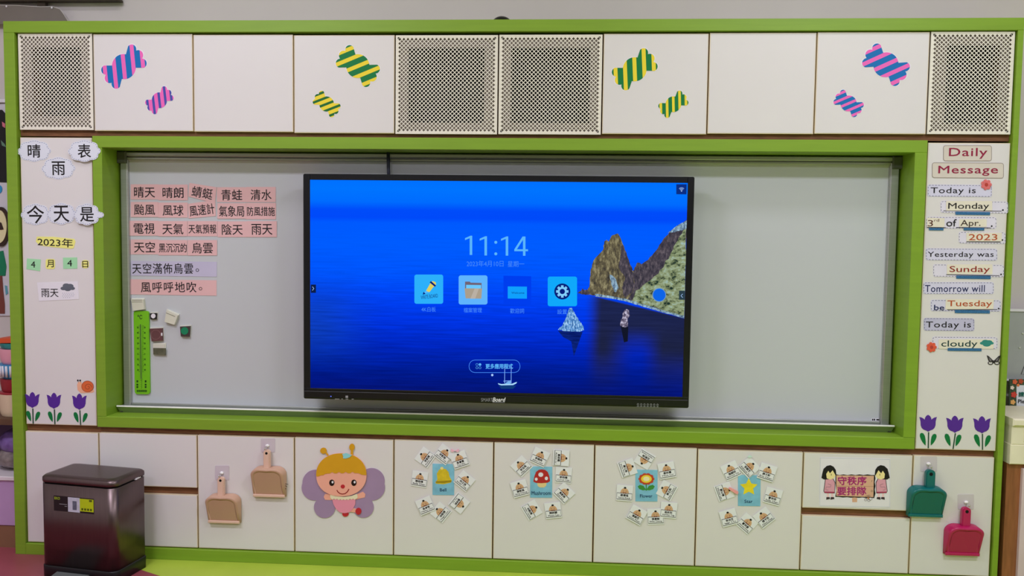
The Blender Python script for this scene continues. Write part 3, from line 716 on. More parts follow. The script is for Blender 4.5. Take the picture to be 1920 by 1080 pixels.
# magnets and clips
def clip_thing(nm, pts, depth, m, label, cat, extra=()):
    cx = sum(p[0] for p in pts)/len(pts); cy = max(p[1] for p in pts)
    t = empty(nm, P(cx, cy, D), label, cat)
    MB().plate(ppts(pts, D-.004), D-.004, D-.0005).build('magnet_base', mat('clip_white', (205, 205, 196), .5), t)
    sh = [(p[0]-1.5, p[1]+2.0) for p in pts]
    sc = [((p[0]-cx)*.92+cx-1.6, p[1]+(2.5 if p[1] < cy-6 else 0)) for p in pts]
    MB().plate(ppts(sc, D-depth), D-depth, D-.004).build('clip_body', m, t)
    return t
M_cl = mat('ivory_clip_plastic', (196, 196, 182), .5); M_mar = mat('maroon_plastic', (92, 58, 62), .4); M_gre = mat('green_disc', (20, 120, 84), .4)
t = clip_thing('magnetic_clip', [(246, 559), (271, 559), (273, 580), (250, 583)], .018, M_cl, 'ivory magnetic clip peeking out above the lime thermometer', 'clip')
for k in range(2): MB().plate(ppts([(247, 562+k*3.5), (266, 562+k*3.5), (267, 563+k*3.5), (247, 563+k*3.5)], D-.0185), D-.0185, D-.018).build('clip_ridge', mat('ridge_grey', (130, 128, 116), .5), t)
t = clip_thing('magnetic_clip', [(313, 579), (336, 589), (329, 609), (309, 601)], .018, M_cl, 'ivory magnetic clip tilted on the whiteboard, right of the small round magnet', 'clip')
MB().plate(ppts([(311.5, 586), (328.5, 593), (328, 594), (311, 587)], D-.0185), D-.0185, D-.018).build('clip_ridge', mat('ridge_grey', (130, 128, 116), .5), t)
t = clip_thing('square_magnet', [(282, 585), (296, 584.5), (295.5, 598.5), (283, 599)], .011, M_black, 'small black square magnet with a white disc beside the thermometer top', 'magnet')
MB().plate(pell(287.3, 592.5, 4.2, 4.4, D-.012), D-.012, D-.011).build('disc', M_paper, t)
t = clip_thing('square_magnet', [(281, 614), (306, 613), (307, 638.5), (285, 640)], .016, M_mar, 'dark maroon square magnet beside the thermometer', 'magnet')
q_ = MB(); stroke(pell(292, 627.5, 8.8, 8.8, D-.0164, 24), .0018, D-.0164, q_, True); q_.build('ring_mark', mat('maroon_ring', (130, 90, 92), .4), t)
MB().plate(ppts([(302, 624), (304.5, 624), (304.5, 629.5), (302, 629.5)], D-.0164), D-.0168, D-.016).build('metal_contact', M_paper, t)
t = clip_thing('square_magnet', [(338, 610), (358.5, 609), (357, 631.5), (340, 631)], .014, mat('brown_black_plastic', (62, 50, 52), .4), 'small dark square magnet with a green disc, rightmost of the magnets', 'magnet')
MB().plate(pell(346, 620.5, 7, 7, D-.0155), D-.0155, D-.014).build('disc', M_gre, t)
t = clip_thing('square_magnet', [(287.5, 643), (311, 643), (310.5, 666), (287.5, 664)], .008, mat('clear_case', (196, 194, 184), .3), 'clear square magnet with a dark lower half, lowest of the magnets', 'magnet')
MB().plate(ppts([(287, 652.5), (310.5, 653), (310.5, 666), (287.5, 664.5)], D-.012), D-.012, D-.008).build('dark_insert', mat('olive_insert', (84, 84, 68), .5, var=.3, nscale=60), t)

# ------------------------------------------------------------------ candies
def stripes(name, base, line, ang, period, frac, phase):
    m = bpy.data.materials.new(name); m.use_nodes = True; nt = m.node_tree; b = nt.nodes['Principled BSDF']
    tc = nt.nodes.new('ShaderNodeTexCoord'); sp = nt.nodes.new('ShaderNodeSeparateXYZ'); nt.links.new(tc.outputs['Object'], sp.inputs[0])
    def mth(op, a, bb):
        x = nt.nodes.new('ShaderNodeMath'); x.operation = op
        for i, q in enumerate((a, bb)):
            if isinstance(q, (int, float)): x.inputs[i].default_value = q
            else: nt.links.new(q, x.inputs[i])
        return x.outputs[0]
    nx, nz = -math.sin(ang), math.cos(ang)
    d = mth('ADD', mth('MULTIPLY', sp.outputs['X'], nx), mth('MULTIPLY', sp.outputs['Z'], nz))
    fr = mth('FRACT', mth('ADD', mth('DIVIDE', d, period), phase+.5+100), 0.)
    lt = mth('LESS_THAN', mth('ABSOLUTE', mth('SUBTRACT', fr, .5), 0.), frac/2)
    mx = nt.nodes.new('ShaderNodeMix'); mx.data_type = 'RGBA'; nt.links.new(lt, mx.inputs[0])
    mx.inputs[6].default_value = tuple(min(.9, v*1.25) for v in lin(base))+(1,); mx.inputs[7].default_value = tuple(min(.9, v*1.25) for v in lin(line))+(1,)
    nt.links.new(mx.outputs[2], b.inputs['Base Color']); b.inputs['Roughness'].default_value = .5; b.inputs['Specular IOR Level'].default_value = .2
    return m
BLU, PNK, GRN, YEL, PUR = (20, 104, 172), (250, 98, 176), (16, 112, 62), (238, 200, 54), (66, 74, 158)
CAND = [(232.5, 125, 22.5, 37, BLU, PNK, 'large blue and pink candy cut-out on the left end door'), (299, 188, 14.2, 38, PNK, PUR, 'small pink and blue candy cut-out on the left end door'),
        (671, 124, 21.8, -36, GRN, YEL, 'large green and yellow candy cut-out left of the grilles'), (612.5, 195, 13.8, -37, YEL, (28, 100, 48), 'small yellow candy cut-out with green stripes left of the grilles'),
        (1190, 130, 22.5, 35.5, GRN, YEL, 'large green and yellow candy cut-out right of the grilles'), (1262.5, 195.5, 14.8, 34.5, GRN, YEL, 'small green and yellow candy cut-out right of the grilles'),
        (1661, 121.5, 23.5, -33, BLU, PNK, 'large blue and pink candy cut-out on the right end door'), (1591, 194, 15, -34, BLU, PNK, 'small blue and pink candy cut-out on the right end door')]
for px, py, R, ax, c1, c2, lab in CAND:
    lobes = [(-1.37, -.70, .38), (-1.37, .70, .38), (-1.52, 0, .40), (-.8, 0, .34), (1.37, -.70, .38), (1.37, .70, .38), (1.52, 0, .40), (.8, 0, .34)]
    pts = star_union([(0, 0, 1.0)]+lobes, n=180)
    a = math.radians(ax); c = P(px, py, YD); k = (P(px+R, py, YD).x-c.x)
    Yc_ = YD-.0012
    wpts = [(c.x+k*(x*math.cos(a)-y*math.sin(a)), c.z+k*(x*math.sin(a)+y*math.cos(a))) for x, y in pts]
    per = k*.80; m_ = stripes('candy_stripes', c1, c2, a+math.radians(58), per, .41, 0.0)
    t = empty('candy_cutout', (c.x, Yc_, c.z), lab, 'decoration', 'candy cut-outs')
    MB().plate(wpts, Yc_, YD-.0002).build('striped_sweet', m_, t)
    ol = [((x-c.x)*1.045+c.x, (z-c.z)*1.045+c.z) for x, z in wpts]
    MB().plate(ol, YD-.0005, YD-.0001).build('paper_rim', M_paper, t)

# ------------------------------------------------------------------ tulips
M_tul = mat('purple_felt', (78, 36, 140), .7); M_leaf = mat('green_felt_leaf', (0, 108, 54), .7); M_stem = mat('dark_stem', (40, 72, 54), .7)
SH = [(0, 0), (-.11, .07), (-.25, .12), (-.36, .22), (-.42, .38), (-.43, .6), (-.47, .78), (-.5, .86), (-.36, .83), (-.25, .76), (-.19, .70), (-.17, .82), (-.1, .93), (0, .99)]
SHF = SH+[(-x, z) for x, z in SH[-2:0:-1]]
LEAF = [(0, 0), (-.10, .10), (-.22, .27), (-.33, .5), (-.40, .75), (-.38, .93), (-.28, 1.0), (-.15, .95), (-.05, .75), (-.01, .5), (.01, .25)]
TUL = [(60.5, 734.7, 765, 46.7, 74.4, 62, 794.5, 'leftmost tulip on the left side cabinet'), (101, 736, 766.5, 87.3, 114.8, 102.7, 795.5, 'middle tulip on the left side cabinet'), (148.7, 737.5, 768.5, 135, 162.7, 151, 797, 'rightmost tulip on the left side cabinet'),
       (1740.3, 777.5, 809.5, 1724, 1757, 1740.5, 840.5, 'leftmost tulip on the right side cabinet'), (1790.5, 779, 811.5, 1775, 1808, 1787, 842, 'middle tulip on the right side cabinet'), (1841.3, 780, 812.5, 1824.6, 1858, 1842.2, 843.5, 'rightmost tulip on the right side cabinet')]
for cx, y0_, y1_, x0_, x1_, sx, sb, lab in TUL:
    t = empty('tulip_cutout', P(sx, sb, YD-.001), 'purple '+lab, 'decoration', 'purple tulip cut-outs')
    Yt = YD-.0012; wdt = x1_-x0_; h = y1_-y0_
    MB().plate(ppts([(cx+x*wdt, y1_-z*h) for x, z in SHF], Yt), Yt, YD-.0002).build('blossom', M_tul, t)
    MB().plate(ppts([(cx+.8-1, y1_+1), (cx+.8+1.2, y1_+1), (sx+1.2, sb), (sx-1, sb)], Yt), Yt, YD-.0002).build('stem', M_stem, t)
    sc_ = wdt/28
    for s in (-1, 1):
        hh = (20 if s < 0 else 18.5)*sc_; ww = 24*sc_; bx = sx+s*4.2*sc_
        fl_ = s if True else 1
        MB().plate(ppts([(bx+(-x if s > 0 else x)*ww*.95, sb-4.5*sc_-z*hh) for x, z in LEAF], Yt), Yt, YD-.0002).build('leaf', M_leaf, t)

# ------------------------------------------------------------------ weather chart (left cabinet)
M_cloud = mat('pale_cloud_paper', (206, 210, 232), .6, var=.02); M_dash = mat('blue_grey_stitch', (104, 112, 158), .6, gain=1.)
def cloud(cx, cy, rx, ry, s_, lab, th, y=YD-.0012, extra=()):
    c = [(-.62, -.05, .40), (-.42, .42, .42), (0, .5, .5), (.42, .42, .42), (.64, 0, .38), (.45, -.42, .42), (0, -.52, .48), (-.42, -.45, .42), (0, 0, .75)]+list(extra)
    pts = [(cx+x*rx, cy-z*ry) for x, z in star_union(c, n=120)]
    t = empty('cloud_card', P(cx, cy+ry, y), lab, 'card', 'cloud shaped cards of the weather chart')
    w_ = ppts(pts, y); MB().plate(w_, y, y+.0009).build('cloud_sheet', M_cloud, t)
    MB_ = dashes(shrink(w_, .0045), .0016, .006, y-.0003, MB()); MB_.build('stitched_border', M_dash, t, kind='stuff')
    text_p(s_, cx-th, cx+th, cy-th*1.04, cy+th*1.04, y-.0004, M_ink, t, bold=.022, name='character')
cloud(64, 283, 31, 20.5, '晴', 'cloud card with the character 晴, upper left of the left cabinet', 11.8)
cloud(109.5, 315.5, 31, 21, '雨', 'cloud card with the character 雨, lowest of the upper three clouds', 12.2)
cloud(158, 283, 30, 20.5, '表', 'cloud card with the character 表, overlapping the green frame', 12.2, y=-.0095)
cloud(66.5, 402, 27, 20.5, '今', 'cloud card with the character 今, left in the lower row of clouds', 16)
cloud(115, 401, 27, 20.5, '天', 'cloud card with the character 天, middle of the lower row of clouds', 14.5, y=YD-.0017)
cloud(163, 402, 25, 20.5, '是', 'cloud card with the character 是, right in the lower row of clouds', 13, y=-.0095, extra=[(1.0, -.05, .27)])
Yn = YD-.0012; M_yc = mat('yellow_note_paper', (226, 222, 128), .6); M_gc = mat('mint_note_paper', (152, 208, 164), .6)
def note(pts, m, s_, tb, lab, nm='note_card', mi=None, rot=0., y=Yn, bold=.01):
    cx = sum(p[0] for p in pts)/len(pts); cy = max(p[1] for p in pts)
    t = empty(nm, P(cx, cy, y), lab, 'card'); MB().plate(ppts(pts, y), y, y+.0008).build('note_sheet', m, t)
    if s_: text_p(s_, tb[0], tb[1], tb[2], tb[3], y-.0004, mi or M_ink, t, rot=rot, bold=bold)
    return t
def rp(x0, x1, y0, y1, r): return [(a, -b) for a, b in rrect(x0, x1, -y1, -y0, r)]
note([(69, 443.5), (100, 444), (139, 448), (141.5, 453), (138, 465.5), (133, 466.5), (100, 463.5), (74, 460), (67, 453)], M_yc, '2023年', (70.5, 136.5, 446.5, 462.5), 'pale yellow year note on the left side cabinet', rot=-.04)
note([(50.5, 484.5), (76.5, 486.5), (75, 508.5), (49.5, 504.5)], M_gc, '4', (58, 66, 490, 501.5), 'mint green square with number 4, left of the yellow month note')
note(rp(85.5, 103, 485.5, 504.5, 4), M_yc, '月', (87.5, 100.5, 487.5, 501), 'small yellow month note between the two mint green squares')
note([(118, 483), (144.5, 482.5), (145, 503.5), (118.5, 504)], M_gc, '4', (126, 135, 487.5, 499), 'mint green square with number 4, right of the yellow month note')
note(rp(153, 166.5, 487.5, 503, 5), M_yc, '日', (154.5, 165, 489.5, 501.5), 'small rounded yellow day note, rightmost in the date row')
t = note([(69.5, 530), (146, 527.5), (148, 561), (73, 564.5)], M_paper, '雨天', (77.5, 109.5, 541.5, 557), 'white rainy weather card with a grey rain cloud on the left cabinet', 'weather_card')
MB().plate(ppts([(127+x*13.5, 539-z*8.5) for x, z in star_union([(-.6, -.2, .4), (-.2, .4, .5), (.3, .3, .5), (.65, -.2, .35), (0, -.3, .5)])], Yn-.0004), Yn-.0005, Yn-.0003).build('rain_cloud', mat('storm_grey', (88, 94, 106), .6, var=.2), t)
q_ = MB()
for k in range(22):
    a, b = 117+(k % 6)*3.9+(k//6 % 2)*1.5, 549+k//6*2.7; q_.plate(prr(a, a+.9, b, b+1.3, .3, Yn-.0004), Yn-.0004, Yn-.0004)
q_.build('rain_drops', mat('drop_blue_grey', (130, 140, 168), .6), t, kind='stuff')
# snail
t = empty('snail_cutout', P(160, 737, Yn), 'small orange paper snail above the tulips on the left cabinet', 'decoration')
MB().plate(ppts([(146.5, 716), (152, 716), (155, 722), (155, 731), (166, 733), (175, 730), (176.5, 734.5), (172, 736.5), (151, 736.8), (145.5, 731), (144.5, 722)], Yn), Yn, YD-.0002).build('body', mat('snail_peach', (226, 168, 138), .6), t)
MB().plate(pell(164.3, 724.5, 11.2, 10.5, Yn), Yn-.0004, Yn-.0001).build('shell', mat('snail_orange', (206, 98, 52), .6), t)
q_ = MB(); sp_pts = [(165+(7.2-6*k/24)*math.cos(k*.35), 726-(6.8-5.6*k/24)*math.sin(k*.35)) for k in range(24)]; stroke(ppts(sp_pts, Yn), .0015, Yn-.0008, q_)
stroke(pell(164.3, 724.5, 11.2, 10.5, Yn, 24), .0015, Yn-.0008, q_, True); q_.build('outline', mat('snail_brown', (130, 56, 34), .6, gain=1.), t)
for a in (146, 150.3):
    q_ = MB(); stroke(ppts([(a+1, 717), (a, 713.5)], Yn), .0014, Yn-.0003, q_); q_.plate(pell(a, 713.3, 1.7, 1.7, Yn, 10), Yn-.0004, Yn-.0004); q_.build('feeler', M_ink, t)

# ------------------------------------------------------------------ daily message (right cabinet)
M_sand = mat('sand_card', (198, 190, 182), .6); M_lav = mat('lavender_strip', (198, 196, 220), .6); M_pv = mat('pale_violet_strip', (208, 204, 222), .6); M_crm = mat('cream_card', (214, 208, 194), .6)
M_mgn = mat('plum_ink', (150, 24, 66), .6, gain=1.); M_tape = mat('blue_washi_tape', (50, 104, 152), .6, var=.45, nscale=420, gain=1.1); M_brn = mat('rust_ink', (186, 84, 40), .6, gain=1.); M_red = mat('brick_ink', (148, 40, 34), .6, gain=1.); M_nv = mat('navy_ink', (24, 34, 92), .6, gain=1.)
def strip(x0, x1, y0, y1, m, lab, s_=None, tb=None, mi=None, stitch=True, r=4, bold=.008, border=None, dy=0, sk=0):
    y = Yn-dy; pts = rp(x0, x1, y0, y1, r); pts = [(a, b+sk*(a-x0)/(x1-x0)) for a, b in pts]
    t = empty('message_strip', P((x0+x1)/2, y1, y), lab, 'card', 'daily message strips')
    w_ = ppts(pts, y); MB().plate(w_, y, y+.0009).build('strip_sheet', m, t)
    if stitch: dashes(ppts([(a, b+sk*(a-x0)/(x1-x0)) for a, b in rp(x0+1.2, x1-1.2, y0+1.2, y1-1.2, r)], y), .0018, .007, y-.0003, MB()).build('stitched_border', mat('dark_violet_stitch', (86, 84, 118), .6, gain=1.), t, kind='stuff')
    if border:
        q = MB(); stroke(w_, .002, y-.0003, q, True); q.build('border_line', border, t)
    if s_: text_p(s_, tb[0], tb[1], tb[2], tb[3], y-.0005, mi or M_ink, t, bold=bold, spacing=1.08)
    return t
M_bd = mat('taupe_border', (150, 134, 130), .6, gain=1.)
strip(1769, 1859, 273, 301.5, M_sand, 'sand coloured title card Daily at the top of the right cabinet', 'Daily', (1779.5, 1851, 277.5, 297.5), M_mgn, False, bold=.014, border=M_bd)
strip(1748, 1881.5, 305, 333, M_sand, 'sand coloured title card Message below the Daily card', 'Message', (1759.5, 1871, 311, 329.5), M_mgn, False, bold=.014, border=M_bd, sk=1)
strip(1739, 1860, 346, 368.5, M_lav, 'lavender strip Today is with a red flower below the title cards', 'Today is', (1745, 1829.5, 351.5, 365.5), sk=1)
def inset(t, pts, m, y, nm='inset_card'): return MB().plate(ppts(pts, y), y, y+.0006).build(nm, m, t)
def line(t, x0, x1, y0, y1, y):
    q = MB(); stroke(ppts([(x0, y0), (x1, y1)], y), .0026, y, q); return q.build('ruled_line', M_ink, t)
def tape(t, x0, x1, y0, y1, y, sk=.8): return MB().plate(ppts([(x0, y0), (x1, y0+sk), (x1, y1+sk), (x0, y1)], y), y, y+.0003).build('washi_tape', M_tape, t)
def dot(t, a, b, y): return MB().plate(pell(a, b, 1.6, 1.6, y, 10), y, y).build('full_stop', M_ink, t)
Ys = Yn-.0012
t = strip(1763.5, 1890, 376.5, 399, M_pv, 'violet strip with the cream weekday card Monday', stitch=True, sk=1.5)
line(t, 1769, 1878, 395.2, 396, Yn-.0004); inset(t, rp(1774, 1860.5, 376.8, 395, 1), M_crm, Ys); text_p('Monday', 1778, 1854.5, 380.5, 395, Ys-.0003, M_ink, t, bold=.008); tape(t, 1791.5, 1856.5, 396.8, 402.6, Ys); dot(t, 1880.5, 393.8, Ys)
t = strip(1736.3, 1868.5, 406.5, 428.5, M_pv, 'violet strip with the date 3rd of April', stitch=True, sk=.6)
inset(t, [(1738, 408), (1771, 409), (1771, 426), (1738, 425.5)], M_crm, Ys); text_p('3', 1739.5, 1749.5, 412.5, 424.5, Ys-.0003, mat('brown_ink', (90, 46, 34), .6, gain=1.), t); text_p('rd', 1751.5, 1761, 410.5, 415.5, Ys-.0003, mat('brown_ink', (90, 46, 34), .6, gain=1.), t)
text_p('of', 1774.5, 1793.5, 411, 424.5, Ys-.0003, M_ink, t, bold=.008); inset(t, rp(1798.5, 1850, 410.5, 425.5, 1), M_crm, Ys); text_p('Apr.', 1801, 1838.5, 412.5, 427, Ys-.0003, mat('dark_brown_ink', (66, 52, 44), .6, gain=1.), t, bold=.008)
line(t, 1738, 1774, 426.5, 427, Ys); line(t, 1793, 1857, 426.3, 427, Ys-.0004) if False else line(t, 1793, 1857, 426.6, 427.3, Ys); tape(t, 1742, 1769, 427.3, 431.8, Ys-.0004, .3); tape(t, 1807, 1845.5, 427, 432, Ys-.0004, .3); dot(t, 1859.5, 424, Ys)
t = strip(1797.5, 1885.5, 434.5, 456.5, M_pv, 'short violet strip with the cream year card 2023', sk=1)
inset(t, rp(1812, 1878.5, 436, 452.5, 1), M_crm, Ys); text_p('2023', 1816.5, 1870, 439, 450.5, Ys-.0003, M_brn, t, bold=.01); line(t, 1812, 1876, 453.2, 453.8, Ys-.0002); dot(t, 1879.5, 450, Ys)
strip(1735.6, 1870, 465.5, 488, M_lav, 'lavender strip Yesterday was in the middle of the right cabinet', 'Yesterday was', (1739.5, 1863, 472, 484.5), sk=1)
t = strip(1749.5, 1882.5, 495.5, 519, M_pv, 'violet strip with the cream weekday card Sunday', sk=1.2)
line(t, 1774, 1874, 515, 517, Yn-.0004); inset(t, rp(1775.5, 1861, 495.6, 514, 1), M_crm, Ys); text_p('Sunday', 1780.5, 1856, 499, 513.5, Ys-.0003, M_red, t, bold=.01); tape(t, 1793, 1857.5, 516.5, 522.5, Ys); dot(t, 1877, 514.5, Ys)
strip(1731, 1863.5, 529, 551.5, M_lav, 'lavender strip Tomorrow will on the right cabinet', 'Tomorrow will', (1734.5, 1846.5, 534.5, 547.5), M_nv)
t = strip(1745, 1876.5, 562, 583.5, M_lav, 'lavender strip be with the cream weekday card Tuesday', sk=1)
text_p('be', 1751.5, 1770.5, 571.5, 581.5, Ys-.0003, M_nv, t, bold=.01); line(t, 1776, 1870, 581, 580.5, Yn-.0004); inset(t, [(1773.5, 560.5), (1863.5, 561), (1862.5, 579.5), (1772.5, 580)], M_crm, Ys); text_p('Tuesday', 1776.5, 1860, 563.5, 577.5, Ys-.0003, M_brn, t, bold=.01); tape(t, 1790.5, 1856, 581, 587, Ys); dot(t, 1872.5, 578.5, Ys)
strip(1732, 1827, 596, 620, mat('deep_lavender_strip', (180, 178, 206), .6), 'dark lavender strip Today is above the cloudy card', 'Today is', (1736, 1820.5, 603, 617.5), sk=1)
t = strip(1748, 1870.5, 631, 654, M_pv, 'lowest violet strip with the cloudy card', sk=1)
inset(t, rp(1760, 1863, 636, 654, 2), M_crm, Ys); text_p('cloudy', 1765, 1832.5, 638.5, 653.5, Ys-.0003, mat('dark_teal_ink', (26, 64, 66), .6, gain=1.), t, bold=.008); tape(t, 1777, 1840.5, 652.3, 657.8, Ys-.0004, .8)
MB().plate(ppts([(1850.3+x*13, 643.5-z*7) for x, z in star_union([(-.6, 0, .4), (-.2, .4, .5), (.3, .3, .5), (.65, 0, .35), (0, -.3, .6)])], Ys-.0004), Ys-.0004, Ys-.0002).build('cloud_mark', mat('teal_cloud', (44, 128, 122), .6), t)
for a, b, R, m_, lab in ((1849.5, 346.3, 10.2, mat('rose_foam', (204, 104, 106), .7, var=.2, nscale=90), 'rose red foam flower on the Today is strip'), (1746.8, 651, 9.6, mat('orange_foam', (206, 84, 60), .7, var=.15, nscale=90), 'orange red foam flower beside the cloudy card')):
    y = Yn-.0028; t = empty('foam_flower', P(a, b+R, y), lab, 'decoration')
    MB().plate(ppts([(a+x*R, b-z*R) for x, z in star_union([(.68*math.cos(2*PI*k/7), .68*math.sin(2*PI*k/7), .32) for k in range(7)], .6)], y), y, y+.0014).build('petals', m_, t)
    MB().plate(pell(a, b, R*.32, R*.32, y, 14), y-.0008, y).build('flower_centre', mat('flower_centre_red', (170, 60, 50), .7), t)
# butterfly
t = empty('butterfly_cutout', P(1863, 685, Yn), 'small black and grey butterfly below the cloudy card', 'decoration'); M_bf = mat('butterfly_black', (44, 40, 44), .6, gain=1.); M_bg = mat('butterfly_grey', (112, 108, 112), .6)
for s in (-1, 1):
    cx = 1863.2; MB().plate(ppts([(cx, 677), (cx+s*4, 673), (cx+s*9, 668), (cx+s*13, 666), (cx+s*10, 676), (cx+s*6, 679.5)], Yn), Yn, YD-.0002).build('upper_wing', M_bf, t)
    MB().plate(ppts([(cx+s*4, 675), (cx+s*9.2, 670), (cx+s*8, 675.5), (cx+s*5, 677.8)], Yn-.0003), Yn-.0003, Yn-.0003).build('wing_patch', M_bg, t)
    q_ = MB(); o_ = pell(cx+s*6, 680.5, 4.3, 3, Yn, 16); stroke(o_, .0035, Yn-.0002, q_, True); q_.build('lower_wing', M_bf, t)
MB().plate(pell(1863.2, 678.2, 3.2, 2.6, Yn, 12), Yn-.0006, Yn).build('body', M_bf, t)

# ------------------------------------------------------------------ butterfly girl
G = YD
t = empty('butterfly_girl_cutout', P(644, 968, G), 'large foam cut-out of a yellow-haired girl with purple wings on a base cabinet door', 'decoration')
M_pw = mat('mauve_foam', (150, 126, 160), .7); M_skin = mat('peach_foam', (224, 160, 142), .7, var=.03); M_hair = mat('mustard_foam', (198, 146, 22), .7); M_rd = mat('red_foam', (176, 36, 46), .6); M_drs = mat('pink_felt_dress', (216, 136, 160), .7, var=.05); M_lace = mat('cream_lace', (216, 208, 178), .8); M_ch = mat('dark_chocolate', (36, 16, 12), .5, gain=1.)
ppl = lambda pts, y0_, y1_, nm, m_, par=t: MB().plate(ppts(pts, G), y0_, y1_).build(nm, m_, par)
def pe(cx, cy, rx, ry, n=36, rot=0): return [(cx+x, cy-z) for x, z in ell(0, 0, rx, ry, n, rot=rot)]
def win(cs, c):
    return [(c[0]+x, c[1]-z) for x, z in star_union([(a-c[0], -(b-c[1]), r) for a, b, r in cs], n=150)]
ppl(win([(592, 905, 24.5), (590, 914, 24), (609, 951, 20), (618, 930, 22)], (606, 925)), G-.003, G-.0002, 'wing', M_pw)
ppl(win([(697, 902, 24.5), (698, 914, 24), (681.5, 951, 19.5), (678, 930, 22)], (686, 925)), G-.003, G-.0002, 'wing', M_pw)
for pts, st in ((pe(607, 844.5, 6, 5.6), [(610, 848), (614, 854), (617, 852.5), (612, 846)]), (pe(660.4, 838, 5, 6.6), [(658.5, 843), (658, 852), (662.5, 852), (662.5, 843)])):
    a = ppl(pts, G-.006, G-.003, 'antenna', M_hair); ppl(st, G-.0055, G-.003, 'antenna', M_hair)
ppl(pe(648, 963.5, 6, 4.6), G-.004, G-.0005, 'shoe', M_rd)
ppl([(656, 951), (672, 954), (672, 961), (655, 959)], G-.0045, G-.003, 'leg', M_skin)
ppl([(621, 926), (610, 925.5), (607.5, 931), (610, 936.5), (620, 937), (632, 935)], G-.0045, G-.003, 'arm', M_skin)
ppl([(664, 929), (675, 924), (681, 921.5), (685.5, 926), (684.5, 932), (678, 933.5), (668, 936)], G-.0045, G-.003, 'arm', M_skin)
ppl([(623, 934)]+[(667, 933), (666.5, 945), (662, 954), (655, 960), (647, 961.5), (638, 960), (631, 954), (626, 945)], G-.006, G-.003, 'dress', M_drs)
ppl(pe(672.6, 957.8, 5.4, 6.2), G-.007, G-.003, 'shoe', M_rd)
sc_ = [(620, 926), (630, 929.5), (646, 931), (660, 929), (670, 925), (671.5, 932)]+[(669-k*3.0, 934.5+(1.6 if k % 2 else -.6)+(.9 if 4 < k < 12 else 0)) for k in range(16)]+[(620, 932)]
ppl(sc_, G-.0075, G-.004, 'lace_collar', M_lace)
hd = []
for k in range(60):
    a = 2*PI*k/60; c_, s_ = math.cos(a), math.sin(a)
    hd.append((641+47*abs(c_)**.92*(1 if c_ > 0 else -1), 889.5-(40.5 if s_ > 0 else 40)*abs(s_)**.92*(1 if s_ > 0 else -1)))
head = ppl(hd, G-.009, G-.004, 'head', M_skin)
hr = [p for p in hd if p[1] < 890]
hr.sort(key=lambda p: p[0])
low = [(mix2(687.2, 594.6, k/22), (889.3 if k < 2 else 892 if k > 20 else 0) or (884+.5*k*.1+(1.6 if k % 3 else -1.0)+(3.2 if k < 4 or k > 17 else 0))) for k in range(23)]
ppl(hr+low, G-.0105, G-.009, 'hair', M_hair)
for cx in (623.3, 664.6):
    e = ppl(pe(cx, 904, 4.9, 5.9), G-.0098, G-.009, 'eye', M_ch); MB().plate(ppts(pe(cx+1.4, 902.8, 1.9, 2.3, 16), G), G-.0102, G-.0098).build('eye_glint', M_paper, e)
ppl(pe(643.8, 911, 3.9, 3.7), G-.0102, G-.009, 'nose', M_rd)
q_ = MB(); stroke(ppts([(632.6, 917.8), (635, 921.5), (638.5, 924.2), (643, 925.2), (648, 924.4), (652.5, 920.8), (655.4, 915.6)], G), .0042, G-.0094, q_); q_.build('mouth', mat('mouth_red', (150, 26, 32), .5, gain=1.), t)
ppl([(643, 850), (650, 848), (657, 850.5), (661, 852), (657, 856), (650, 858.5), (644.5, 858), (645, 854)], G-.0125, G-.0105, 'hair_bow', mat('aqua_ribbon', (132, 196, 204), .5))

# ------------------------------------------------------------------ dustpans and hooks
M_clear = mat('clear_hook_plate', (198, 190, 200), .15, var=.02, gain=1.15, spec=.6); M_peg = mat('steel_peg', (200, 200, 200), .25, metal=.9)
def hook(cx, cy, w_, h_, px, py, lab):
    y = YD-.0015; t = empty('adhesive_hook', P(cx, cy+h_/2, y), lab, 'hook', 'clear adhesive hooks')
    MB().plate(prr(cx-w_/2, cx+w_/2, cy-h_/2, cy+h_/2, 2, y), y, YD-.0001).build('adhesive_plate', M_clear, t)
    c = P(px, py, y); q = MB(); q.dome((c.x, y-.003, c.z+.006), .009, .005, .007, 14, 8); q.build('hook_base', mat('white_hook_base', (226, 222, 226), .3), t)
    MB().tube([(c.x, y-.004, c.z+.004), (c.x, y-.018, c.z-.004), (c.x, y-.030, c.z-.004), (c.x, y-.034, c.z+.004)], .0028, 8).build('peg', M_peg, t)
